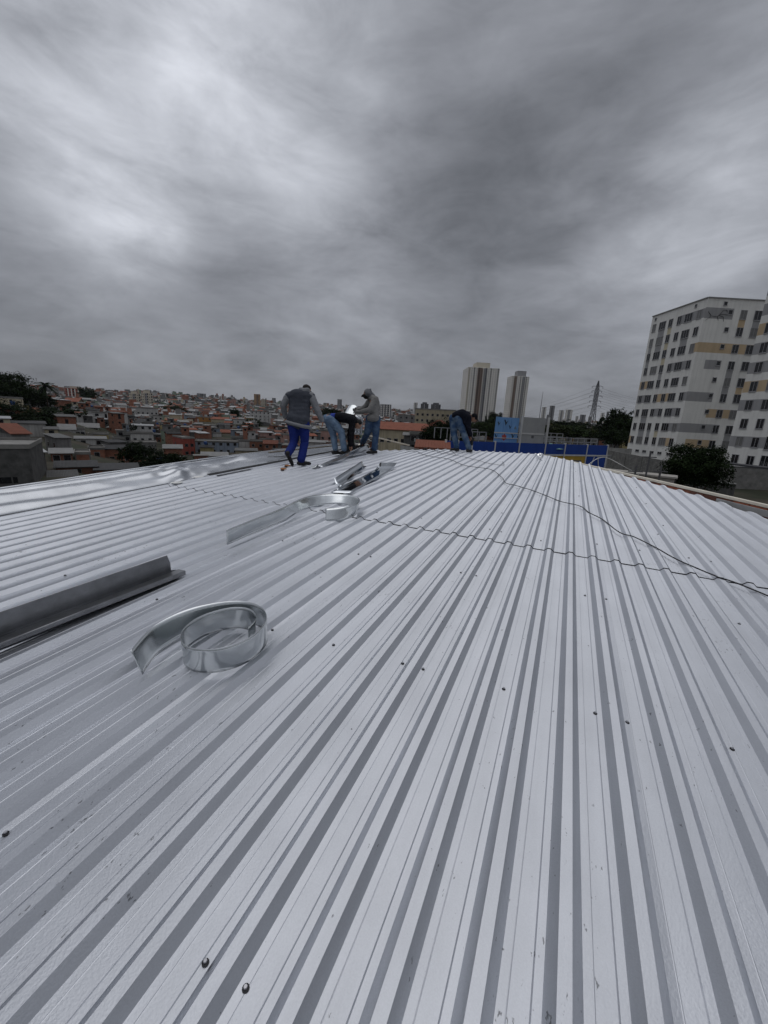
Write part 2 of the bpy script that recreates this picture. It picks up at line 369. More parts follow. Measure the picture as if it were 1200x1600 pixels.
tag(MB().bar(q0, q1, .02, .09).build('metal_offcut', mat('pale grey sheet', (.36, .37, .37), rough=.6)), 'flat grey metal offcut hanging under the cream rail', 'offcut')

# ------------------------------------------------------------------ crumpled flashing on the left edge
def flashing():
    rows = []
    NY, NX = 230, 26
    for j in range(NY + 1):
        y = -1.5 + 11.3 * j / NY; row = []
        fold = math.exp(-((y - 4.55) / .35) ** 2); fold2 = math.exp(-((y - 5.6) / .55) ** 2)
        amp = .022 + .035 * math.exp(-((y - 5.0) / 1.1) ** 2)
        wide = .62 - .30 * max(0, min(1, (y - 5.2) / 4.5))
        for i in range(NX + 1):
            u = i / NX
            x = -5.74 - wide * u
            z = .004 + .21 * (max(0, u - .18) / .82) ** 1.15 * (1 - .25 * max(0, min(1, (y - 6) / 4)))
            if u > .9: z += .02 * math.sin((u - .9) / .1 * PI) ; x += .03 * ((u - .9) / .1) ** 2
            w = amp * (nz(x * 2.2, y * .55, 1.0) * 1.6 + .6 * nz(x * 5, y * 1.6, 4) + .3 * nz(x * 9, y * 3.2, 9))
            w += .010 * math.sin(u * 17 + y * .5 + 4 * nz(y * .45, 2, 2)) + .012 * abs(nz(u * 4 + y * .4, y * .5, 6))
            z += w * math.sin(min(1, u * 1.25) * PI * .5) * (1 if u < .9 else .3)
            z += fold * (.055 * max(0, 1 - abs(u - .45 - .25 * (y - 4.55)) / .22) + .05 * nz(u * 7, y * 5, 2)) - fold2 * .11 * math.exp(-((u - .75) / .16) ** 2)
            row.append((x, y, rz_(y) + z))
        rows.append(row)
    return MB().grid(rows)
fl = thing('edge_capping', 'crumpled shiny metal capping along the left edge of the roof', 'capping', (0, 0, 0))
solid(flashing().build('capping_sheet', M_FLASH, fl, smooth=True), .002)
pr = []
for j in range(90):
    y = -1.5 + 11.3 * j / 89; wide = .62 - .30 * max(0, min(1, (y - 5.2) / 4.5)); pr.append((-5.745 - wide, y, rz_(y) + .212 * (1 - .25 * max(0, min(1, (y - 6) / 4))) + .008 * nz(y * 1.3, 5)))
MB().tube(pr, .022, 8).build('rolled_rim', M_FLASH, fl, smooth=True)
# shade of the gap between capping and upper sheets, painted as a black strip
tag(solid(MB().grid([[(-5.70, y, rz_(y) + .036 + .01 * nz(y * 2, 1)) for y in [4.9 + .2 * k for k in range(24)]], [(-5.79, y, rz_(y) + .05 + .012 * nz(y * 2, 4)) for y in [4.9 + .2 * k for k in range(24)]]]).build('gap_shade_strip', M_GAP), .01),
    'black strip painted as gap shade beside the crumpled left capping', 'strip')
tag(MB().bar((-6.12, 6.9, rz_(6.9) + .20), (-5.55, 9.75, rz_(9.7) + .20), .05, .03).build('wooden_batten', mat('grey batten wood', (.24, .21, .17), var=.4)), 'grey wooden batten lying along the upper left roof edge', 'batten')
tag(solid(MB().grid([[(-5.735, y, rz_(y) + .022 + .008 * nz(y * 2, 1)) for y in [-1.5 + .2 * k for k in range(33)]], [(-5.775 - .01 * nz(y, 3), y, rz_(y) + .02 + .008 * nz(y * 2, 4)) for y in [-1.5 + .2 * k for k in range(33)]]]).build('edge_shade_strip', M_GAP), .006), 'thin black strip painted as gap shade along the near left roof edge', 'strip')  # black colour stands in for the shade of the gap at the capping foot
# ------------------------------------------------------------------ loose sheet metal on the roof
def smooth_path(P, n=8):
    P = [Vector(p) for p in P]; out = []
    for i in range(len(P) - 1):
        a, b, c, d = P[max(i - 1, 0)], P[i], P[i + 1], P[min(i + 2, len(P) - 1)]
        for k in range(n):
            t = k / n
            out.append(.5 * ((2 * b) + (c - a) * t + (2 * a - 5 * b + 4 * c - d) * t * t + (3 * b - a - 3 * c + d) * t ** 3))
    return out + [P[-1]]
def strip(path, h, lean=None, wob=.006, base=RH + .002):
    pts = smooth_path([(x, y, 0) for x, y in path], 9); rows = []
    n = len(pts)
    for i, p in enumerate(pts):
        d = (pts[min(i + 1, n - 1)] - pts[max(i - 1, 0)]).normalized(); nr = Vector((-d.y, d.x, 0)); u = i / (n - 1)
        ln = lean(u) if lean else 0.0; row = []
        for k in range(7):
            v = k / 6; w = wob * nz(i * .22, v * 2.0, 3) * math.sin(v * PI) + nr.length * ln * v
            q = p + nr * w
            row.append((q.x, q.y, rz_(q.y) + base + h * v * math.sqrt(max(.1, 1 - (ln / h) ** 2 if abs(ln) < h else .1)) + .004 * nz(i * .1, 7)))
        rows.append(row)
    return MB().grid(rows)
coil = strip([(-1.80, 1.06), (-1.90, 1.24), (-1.885, 1.45), (-1.74, 1.63), (-1.57, 1.665), (-1.43, 1.57), (-1.395, 1.40), (-1.475, 1.245), (-1.63, 1.195), (-1.765, 1.28), (-1.795, 1.44), (-1.72, 1.57), (-1.60, 1.605), (-1.50, 1.545), (-1.475, 1.46)], .148, lean=lambda u: .045 * (1 - u) ** 5 + .010 * math.sin(u * 15))
tag(solid(coil.build('coiled_strip', M_GALV, smooth=True), .0007), 'shiny galvanised metal strip curled into a ring, near the front of the roof', 'metal strip')
s2 = strip([(-2.83, 2.58), (-2.86, 3.0), (-2.88, 3.45), (-2.94, 3.88), (-2.90, 4.22), (-2.71, 4.43), (-2.45, 4.36), (-2.26, 4.1), (-2.28, 3.84), (-2.44, 3.70)], .155, lean=lambda u: .10 * math.exp(-((u - .55) / .2) ** 2) - .09 * max(0, u - .8) / .2)
tag(solid(s2.build('metal_strip', M_GALV, smooth=True), .0007), 'long straight galvanised strip with a crumpled loop at its far end', 'metal strip')
# gutter length
def gutter():
    a, b = Vector((-2.94, -1.0, 0)), Vector((-2.755, 1.93, 0)); d = (b - a).normalized(); r = Vector((d.y, -d.x, 0))
    prof = [(-.014, .138), (-.002, .150), (0, .149), (.002, .075), (.003, .016), (.006, .002), (.022, .003), (.026, .010), (.075, .016), (.112, .020), (.115, .016), (.116, -.012)]
    rows = []
    for i in range(31):
        t = i / 30; c = a.lerp(b, t); row = []
        for q, (px_, z) in enumerate(prof):
            e = c + r * px_ + d * (.05 * (q > 4) * (1 if i == 30 else 0) - .02 * (i == 30 and q < 3))
            row.append((e.x, e.y, rz_(e.y) + RH + .004 + z + .004 * nz(t * 6, q * .4, 2) * (q > 4)))
        rows.append(row)
    return MB().grid(rows)
gt = thing('steel_gutter', 'dark stained steel gutter channel lying on the roof at the left', 'gutter', (0, 0, 0))
solid(gutter().build('channel', M_GALV_DULL, gt), .0022)
gp = Vector((-2.90, 1.18, 0)); MB().lathe([(.012, 0), (.016, .004), (.012, .01), (.004, .012)], 8, Matrix.Translation((-2.868, .93, rz_(.93) + .10)) @ Matrix.Rotation(PI / 2, 4, 'Y')).build('bolt', M_SCREW, gt)
# flat flashing pieces behind the loop
def plate(name, corners, m, label, lift=RH + .004, n=(14, 5), wav=.008, fold=None, cat='metal sheet'):
    a, b, c, d = [Vector((*q, 0)) for q in corners]; rows = []
    for i in range(n[0] + 1):
        u = i / n[0]; row = []
        for j in range(n[1] + 1):
            v = j / n[1]; p = (a.lerp(b, v)).lerp(d.lerp(c, v), u); z = lift + wav * nz(u * 2.3, v * 1.6, len(label)) + wav
            if fold: z += fold(u, v)
            row.append((p.x, p.y, rz_(p.y) + z))
        rows.append(row)
    o = MB().grid(rows).build(name, m, smooth=True); solid(o, .0015); return tag(o, label, cat)
M_MIRROR = metal_mat('mirror bright sheet', (.62, .65, .68), .06, metal=1.0, dirt=.2, bump=.04, bscale=5, rvar=.02)
plate('angle_flashing', [(-3.47, 5.50), (-3.25, 5.34), (-3.80, 7.30), (-3.97, 7.40)], M_MIRROR, 'narrow folded metal angle lying behind the looped strip', fold=lambda u, v: .09 * max(0, 1 - v / .3) + .01 * u)
plate('flat_sheet', [(-3.17, 4.92), (-2.88, 5.02), (-3.24, 7.62), (-3.54, 7.42)], M_MIRROR, 'mirror bright flat metal sheet lying beside the narrow angle', wav=.010, fold=lambda u, v: .10 * max(0, (u - .84) / .16) ** 2)
plate('trough_sheet', [(-4.63, 6.68), (-4.53, 6.76), (-4.83, 9.55), (-5.12, 9.75)], metal_mat('dull bright sheet', (.62, .64, .67), .22, metal=.9, dirt=.3, bump=.05, bscale=6), 'long bent metal sheet at the feet of the three workers', fold=lambda u, v: .16 * abs(v - .55) ** 1.2 * (0.35 + 1.1 * u) + .05 * u, n=(20, 8))
plate('scrap_sheet', [(-4.75, 6.55), (-4.63, 6.6), (-4.68, 6.95), (-4.80, 6.9)], M_GALV, 'small torn scrap of bright metal before the bent sheet', fold=lambda u, v: .05 * math.sin(u * 5) * v)
# cables
def cable(pts_px, r, lift=RH + .006, n=7):
    P = [roofpt(*q, up=RH) for q in pts_px]; P = smooth_path(P, n); out = []
    for i, p in enumerate(P): out.append((p.x + .012 * nz(p.y * 2, p.x * 2, 5), p.y + .012 * nz(p.y * 2, p.x * 2, 8), rz_(p.y) + lift + r + (.0055 if p.y > LAPY else 0) - .012 * max(0, nz(p.x * 5, 2, 2))))
    return MB().tube(out, r, 6)
tag(cable([(633, 708), (641, 706), (652, 707), (664, 712), (678, 715), (700, 718), (722, 727), (734, 730), (752, 732), (770, 736), (784, 747), (790, 756), (806, 760), (838, 770), (875, 785), (905, 792), (921, 803), (940, 813), (968, 834), (990, 841), (1020, 856), (1060, 878), (1110, 899), (1150, 913), (1200, 934), (1260, 960)], .0058).build('power_cable', M_RUBBERCORD, smooth=True), 'long black power cable winding across the roof to the right edge', 'cable')
tag(cable([(662, 702), (668, 705), (690, 706), (704, 711), (722, 714), (742, 719), (760, 724), (786, 728), (785, 722)], .0045).build('tool_cable', mat('grey tool cord', (.06, .06, .065), rough=.5), smooth=True), 'thin grey tool cord running past the lone bending worker', 'cable')
tag(cable([(664, 701), (672, 700), (686, 708), (697, 709), (705, 706), (712, 711)], .005).build('looped_cable', M_RUBBERCORD, smooth=True), 'short black cord looped by the boots of the lone worker', 'cable')
# the plug and small things
def blob(name, p, size, m, label, cat, seed=1, parent=None):
    bm = bmesh.new(); bmesh.ops.create_icosphere(bm, subdivisions=2, radius=1)
    for v in bm.verts:
        k = 1 + .35 * noise.noise(v.co * 1.6 + Vector((seed, 0, 0))); v.co = Vector((v.co.x * size[0], v.co.y * size[1], max(v.co.z, -.6) * size[2])) * k
    me = bpy.data.meshes.new(name); bm.to_mesh(me); bm.free(); me.materials.append(m); o = link(name, me, parent, loc=p); tag(o, label, cat); return o
p = roofpt(664, 703, RH); MB1 = MB().box(-.05, .05, -.03, .03, 0, .045).box(.05, .09, -.012, .012, .012, .036)
tag(MB1.build('socket_block', M_RUBBERCORD, loc=(p.x, p.y, rz_(p.y) + RH + .006)), 'black extension socket lying at the end of the roof cords', 'socket')
p = roofpt(843, 718, RH)
def wrap():
    bm = bmesh.new(); bmesh.ops.create_icosphere(bm, subdivisions=3, radius=.11)
    for v in bm.verts: v.co = Vector((v.co.x * .75, v.co.y * .8, max(v.co.z, -.07) * .9)) * (1 + .38 * noise.noise(v.co * 14))
    me = bpy.data.meshes.new('foil_bundle'); bm.to_mesh(me); bm.free(); me.materials.append(metal_mat('crumpled foil', (.9, .9, .9), .15, metal=1.0)); return me
tag(link('foil_bundle', wrap(), loc=(p.x, p.y, rz_(p.y) + RH + .07)), 'crumpled bright foil bundle at the far end of the roof', 'bundle')
M_RUST = mat('orange dry scraps', (.30, .13, .05), var=.6, vscale=20)
for q, lb in (((449, 729), 'orange brown scrap under the raised boot of the walking worker'), ((443, 734), 'brown leaf scrap just before the walking worker')):
    p = roofpt(*q, up=RH); blob('scrap', (p.x, p.y, rz_(p.y) + RH + .02), (.07, .05, .02), M_RUST, lb, 'scrap', q[0])
for q, lb in (((310, 748), 'small white rag at the fold of the left capping'), ((276, 757), 'tiny pale rag on the roof edge near the capping')):
    p = roofpt(*q); blob('rag', (p.x, p.y, rz_(p.y) + .03), (.06, .10, .02), mat('white rag', (.7, .7, .68), var=.2), lb, 'rag', q[0])
p = roofpt(285, 752); 
tag(solid(MB().grid([[(-5.66 + .05 * nz(k, 1), 5.0 + k * .12, rz_(5.0 + k * .12) + .03) for k in range(8)], [(-5.58 + .04 * nz(k, 2), 5.0 + k * .12, rz_(5.0 + k * .12) + .035) for k in range(8)]]).build('torn_strip', M_GALV_DULL), .004), 'torn dark metal strip on the roof edge by the capping fold', 'metal strip')

# ------------------------------------------------------------------ people
def remeshed(name, chains, m, parent, voxel=.016, wrinkle=0.0, wscale=14, smooth_it=6, balls=()):
    """one continuous surface grown round joint chains; chains = [[(point, radius), ...], ...]"""
    bm = bmesh.new()
    def ball(p, r, mx=None):
        s = bmesh.ops.create_icosphere(bm, subdivisions=2, radius=1.0)
        for v in s['verts']:
            c = Vector((v.co.x * r[0], v.co.y * r[1], v.co.z * r[2])) if isinstance(r, (tuple, list)) else v.co * r
            if mx is not None: c = mx @ c
            v.co = Vector(p) + c
    for ch in chains:
        for (a, ra), (b, rb) in zip(ch, ch[1:]):
            a, b = Vector(a), Vector(b); n = max(1, int((b - a).length / (.45 * min(ra, rb)))); n = min(n, 24)
            for i in range(n + 1): t = i / n; ball(a.lerp(b, t), ra + (rb - ra) * t)
    for bl in balls: ball(*bl)
    me = bpy.data.meshes.new(name); bm.to_mesh(me); bm.free()
    tmp = bpy.data.objects.new(name, me); COL.objects.link(tmp)
    md = tmp.modifiers.new('r', 'REMESH'); md.mode = 'VOXEL'; md.voxel_size = voxel
    ms = tmp.modifiers.new('s', 'SMOOTH'); ms.factor = .5; ms.iterations = smooth_it
    dg = bpy.context.evaluated_depsgraph_get(); dg.update()
    out = bpy.data.meshes.new_from_object(tmp.evaluated_get(dg)); out.name = name
    bpy.data.objects.remove(tmp); bpy.data.meshes.remove(me)
    if wrinkle:
        ns = [v.normal.copy() for v in out.vertices]
        for v, nn in zip(out.vertices, ns):
            k = noise.noise(Vector((v.co.x * wscale, v.co.y * wscale, v.co.z * wscale * 1.6))) + .5 * noise.noise(v.co * wscale * 2.3)
            v.co += nn * (wrinkle * k)
    out.materials.clear(); out.materials.append(m); out.polygons.foreach_set('use_smooth', [True] * len(out.polygons))
    o = link(name, out, parent); return o
UP = Vector((0, 0, 1))
def J(D): 
    def f(px, py, dd=0.0): return ray(px, py) * (D + dd)
    return f
def fcloth(name, c, **k): return mat(name, c, rough=.9, var=.22, vscale=9, bump=.35, bscale=60, spec=.15, **k)
M_SKIN = mat('skin', (.36, .20, .135), rough=.55, var=.1)
M_BOOT = mat('black work boot', (.022, .021, .021), rough=.7, var=.3)
M_GLOVE = mat('grey work glove', (.16, .155, .15), rough=.9, var=.3)
FWD = Vector((-.416, .909, 0))           # away from the camera
RGT = Vector((.909, .416, 0))
def hand_chain(w, tip, spread, curl, r=.0095, thumb_side=None):
    """palm and five fingers: w wrist, tip = direction of the fingers, spread = across the palm, curl = towards the palm"""
    t = Vector(tip).normalized(); s = Vector(spread); s = (s - t * s.dot(t)).normalized(); c = Vector(curl); c = (c - t * c.dot(t)); c = (c - s * c.dot(s)).normalized()
    w = Vector(w); ch = []
    for k, ln in ((-1.5, .062), (-.5, .075), (.5, .08), (1.5, .072)):
        a = w + t * .085 + s * (.021 * k); b = a + t * ln * .5 + c * ln * .25; d = b + t * ln * .2 + c * ln * .45
        ch.append([(w + t * .02 + s * (.014 * k), .015), (a, .0125), (b, r), (d, r * .85)])
    a = w + t * .03 + s * .03; ch.append([(w + t * .015 + s * .01, .015), (a + s * .012, .0125), (a + s * .028 + t * .03 + c * .015, r), (a + s * .026 + t * .052 + c * .03, r * .85)])
    return ch
def foot(a, toe_dir, sole_n=UP, ln=.27):
    a = Vector(a); t = Vector(toe_dir).normalized(); n = Vector(sole_n).normalized()
    heel = a - n * .055 - t * .055
    return [(heel, .047), (a - n * .05 + t * .05, .048), (a - n * .062 + t * (ln - .10), .043), (a - n * .068 + t * (ln - .075), .036)], [(a + n * .08, .056), (a, .052), (a - n * .05, .048)]
def head(c, face_dir, up=UP, r=.1):
    """skull, jaw, nose, ears; returns balls for the body mesh"""
    f = Vector(face_dir).normalized(); u = Vector(up); u = (u - f * u.dot(f)).normalized(); s = f.cross(u)
    mx = Matrix((s, f, u)).transposed(); c = Vector(c)
    bl = [(c, (r * .78, r * .98, r * 1.02), mx), (c - u * r * .55 + f * r * .25, (r * .58, r * .68, r * .68), mx), (c + f * r * 1.0 - u * r * .18, (r * .15, r * .22, r * .28), mx),
          (c + s * r * .8 - u * r * .1, (r * .1, r * .2, r * .32), mx), (c - s * r * .8 - u * r * .1, (r * .1, r * .2, r * .32), mx), (c + f * r * .86 - u * r * .62, (r * .3, r * .14, r * .08), mx)]
    return bl, mx
def torso(pel, chest, neck, w, dpt, sh, up_extra=0.0):
    """flattened torso as three rows of balls from pelvis to shoulders; sh = (left, right) shoulder points"""
    rows = []
    L_, R_ = Vector(sh[0]), Vector(sh[1]); across = (R_ - L_).normalized()
    for t in [i / 8 for i in range(9)]:
        p = pel.lerp(chest, t / .6) if t < .6 else chest.lerp((L_ + R_) / 2, (t - .6) / .4)
        ww = w * (1 - .06 * math.sin(t * PI)) * (1 if t < .85 else .93)
        for k in (-1, -.5, 0, .5, 1): rows.append((p + across * (k * (ww / 2 - dpt)), dpt * (1.0 if abs(k) < .9 else .9)))
    return rows

def solve_ground(px, py, lift=0.0): 
    p = roofpt(px, py, up=RH); p.z = rz_(p.y) + RH + .006; return p
def axial(p): return (R3.transposed() @ Vector(p)).z

def person(name_label, spec):
    root = thing('person', name_label, 'person', spec['base'], 0, 'roofers at work')
    inv = Matrix.Translation(-Vector(spec['base']))
    def T(chs): return [[(inv @ Vector(p), r) for p, r in ch] for ch in chs]
    def TB(bl): return [(inv @ Vector(b[0]),) + tuple(b[1:]) for b in bl]
    for part in spec['parts']:
        remeshed(part['name'], T(part.get('chains', [])), part['mat'], root, voxel=part.get('voxel', .016), wrinkle=part.get('wrinkle', 0), wscale=part.get('wscale', 14), balls=TB(part.get('balls', [])), smooth_it=part.get('smooth', 5))
    return root

# --- worker walking away in royal blue trousers
def worker_walking():
    base = solve_ground(472, 727); D = axial(base); j = J(D)
    neck = j(476, 611, .05); hc = j(479.3, 609.5, .10); hipL, hipR = j(456.5, 664, .0), j(475.5, 666, .0); pel = (hipL + hipR) / 2 + UP * .04
    kL, kR = j(459.5, 690, .04), j(476, 692, .06); aL = j(450.5, 711.5, -.20); aR = base + UP * .095 - RGT * .02
    shL, shR = j(451.5, 618, .02), j(486, 618.5, .04)
    eL, wL = j(442.5, 633, .04), j(445.5, 651, .20); eR, wR = j(496.5, 642, .05), j(503, 657, .12)
    f1, s1 = foot(aR, FWD * .5 + RGT * .8); f2, s2_ = foot(aL, FWD * .45 + RGT * .25 - UP * .8, -FWD * .75 + UP * .6)
    ch = (shL + shR) / 2 - UP * .20 - FWD * .02
    bl, mx = head(hc, FWD * .8 + RGT * .25 - UP * .45, UP + FWD * .4, .105)
    body = [[(pel, .10), (ch, .11), (neck, .06), (hc, .055)], [(shL, .05), (eL, .042), (wL, .032)], [(shR, .05), (eR, .042), (wR, .032)], [(hipL, .08), (kL, .055), (aL, .045)], [(hipR, .08), (kR, .055), (aR, .045)], [(neck, .055), (shL, .05)], [(neck, .055), (shR, .05)], [(pel, .1), (hipL, .08)], [(pel, .1), (hipR, .08)]]
    body += hand_chain(wL, -UP + FWD * .3, FWD, RGT) + hand_chain(wR, -UP + RGT * .25, FWD, -RGT)
    tr = torso(pel + UP * .02, ch, neck, .54, .15, (shL, shR))
    parts = [dict(name='body', chains=body, balls=bl, mat=M_SKIN, voxel=.012, smooth=3),
             dict(name='trousers', mat=fcloth('royal blue work trousers', (.014, .026, .155)), wrinkle=.007, chains=[[(hipL + UP * .03, .118), (kL + UP * .16, .105), (kL, .088), (kL.lerp(aL, .5), .088), (aL + UP * .05, .085)], [(hipR + UP * .03, .122), (kR + UP * .16, .108), (kR, .092), (kR.lerp(aR, .5), .092), (aR + UP * .03, .092)], [(hipL + UP * .10, .115), (hipR + UP * .10, .12)]]),
             dict(name='sleeves', mat=fcloth('heather grey hoodie', (.20, .205, .215)), wrinkle=.007, chains=[[(shL, .09), (shL.lerp(eL, .5), .085), (eL, .075), (wL, .056)], [(shR, .09), (shR.lerp(eR, .5), .085), (eR, .075), (wR, .056)], [(neck + UP * .02 - FWD * .05 - RGT * .07, .055), (neck - FWD * .085, .06), (neck + UP * .02 - FWD * .04 + RGT * .07, .055)]]),
             dict(name='vest', mat=fcloth('dark slate vest', (.055, .06, .074)), wrinkle=.008, wscale=8, balls=tr, chains=[[(shL - UP * .02, .10), (neck - UP * .06, .10), (shR - UP * .02, .10)], [(pel + UP * .11 - RGT * .13, .13), (pel + UP * .07 + RGT * .13, .13)]]),
             dict(name='hem', mat=fcloth('heather grey hoodie', (.20, .205, .215)), wrinkle=.005, chains=[[(pel + RGT * (.255 * math.cos(a)) + FWD * (.165 * math.sin(a)) + UP * (-.02 - .05 * math.cos(a)), .042) for a in [k * PI / 9 for k in range(19)]]]),
             dict(name='boot', mat=M_BOOT, chains=[f1, s1]), dict(name='boot', mat=M_BOOT, chains=[f2, s2_]),
             dict(name='cap', mat=fcloth('dark brown cap', (.035, .03, .028)), voxel=.012, balls=[(hc + UP * .032 + FWD * .0, (.094, .112, .085), mx), (hc + mx @ Vector((0, .13, .035)), (.07, .06, .012), mx)])]
    person('worker in dark vest and royal blue trousers, walking away with one boot raised', dict(base=base, parts=parts))
# --- worker bent over in light jeans
def worker_bent():
    base = solve_ground(526, 712.5); D = axial(base); j = J(D)
    b2 = solve_ground(538, 709.5)
    hipN, hipF = j(519, 657, -.06), j(513.5, 656, .08); pel = (hipN + hipF) / 2 + UP * .03
    kN, kF = j(533.5, 675, -.06), j(520.5, 678, .08); aN = j(537.5, 703.5, -.05); aF = j(523.8, 704, .05)
    ch = j(536, 653, .02); shN, shF = j(550.5, 656.5, -.12), j(552, 654, .16); neck = j(555.5, 656, .02); hc = j(559.5, 662.5, .0)
    eN, wN = j(549.5, 679, -.13), j(549.5, 696, -.10); eF, wF = j(546, 680, .18), j(547, 696, .12)
    f1, s1 = foot(aN, RGT * .85 + FWD * .4); f2, s2_ = foot(aF, RGT * .85 + FWD * .35)
    bl, mx = head(hc, -UP * .8 + RGT * .45, RGT + UP * .5, .105)
    body = [[(pel, .10), (ch, .11), (neck, .06), (hc, .055)], [(shN, .05), (eN, .04), (wN, .03)], [(shF, .05), (eF, .04), (wF, .03)], [(hipN, .08), (kN, .055), (aN, .045)], [(hipF, .08), (kF, .055), (aF, .045)], [(neck, .055), (shN, .05)], [(neck, .055), (shF, .05)], [(pel, .1), (hipN, .08)], [(pel, .1), (hipF, .08)], [(j(512.5, 652.5, -.03), .075), (j(519, 651.5, -.03), .085)]]
    body += hand_chain(wN, -UP + RGT * .1, FWD, -RGT) + hand_chain(wF, -UP - RGT * .1, FWD, RGT)
    parts = [dict(name='body', chains=body, balls=bl, mat=M_SKIN, voxel=.012, smooth=3),
             dict(name='jeans', mat=fcloth('light blue jeans', (.12, .18, .27), col2=(.17, .24, .33)), wrinkle=.008, chains=[[(hipN, .125), (hipN.lerp(kN, .5), .112), (kN, .092), (aN + UP * .03, .078)], [(hipF, .125), (hipF.lerp(kF, .5), .108), (kF, .09), (aF + UP * .05, .075)], [(hipN - RGT * .05 + UP * .02, .12), (hipF - RGT * .05 + UP * .02, .12)]]),
             dict(name='belt', mat=M_BOOT, chains=[[(hipN + UP * .11 - RGT * .02, .05), (hipN * .5 + hipF * .5 + UP * .125 - RGT * .03, .052), (hipF + UP * .11 - RGT * .02, .05)]]),
             dict(name='shirt', mat=fcloth('bright blue shirt', (.035, .06, .30)), wrinkle=.006, chains=[[(j(519.5, 651, -.06), .088), (j(527, 651.5, -.06), .105)], [(j(519.5, 651, .1), .088), (j(527, 651.5, .1), .105)]]),
             dict(name='jacket', mat=fcloth('black jacket', (.009, .009, .012)), wrinkle=.008, chains=[[(j(528, 651.5, -.07), .118), (ch + UP * .01 - FWD * .09, .135), (shN - RGT * .02, .11)], [(j(528, 651.5, .12), .118), (ch + UP * .01 + FWD * .09, .135), (shF - RGT * .02, .11)], [(shN, .09), (eN, .072), (wN + UP * .02, .06)], [(shF, .09), (eF, .07), (wF + UP * .02, .06)], [(neck - RGT * .05, .09), (hc + UP * .05, .075)]]),
             dict(name='boot', mat=M_BOOT, chains=[f1, s1]), dict(name='boot', mat=M_BOOT, chains=[f2, s2_]),
             dict(name='hair', mat=mat('black hair', (.01, .009, .009), rough=.7, bump=.4, bscale=90), balls=[(hc + mx @ Vector((0, -.02, .02)), (.09, .105, .1), mx)])]
    person('worker in black jacket and light jeans bent double with arms hanging down', dict(base=base, parts=parts))
    # the dark tool bag at his hands
    p = j(546.5, 701, -.02)
    g = solve_ground(548, 707)
    tb = thing('tool_bag', 'dark tool bag at the hands of the doubled over worker', 'bag', (g.x, g.y, g.z))
    remeshed('bag_body', [[((-.10, 0, .09), .085), ((.10, 0, .09), .085)], [((-.08, 0, .16), .06), ((.08, 0, .16), .06)]], fcloth('charcoal canvas', (.025, .026, .03)), tb, wrinkle=.01)
    MB().tube([(-.1, 0, .2), (-.06, 0, .29), (.06, 0, .29), (.1, 0, .2)], .012, 6).build('handle', M_BOOT, tb)
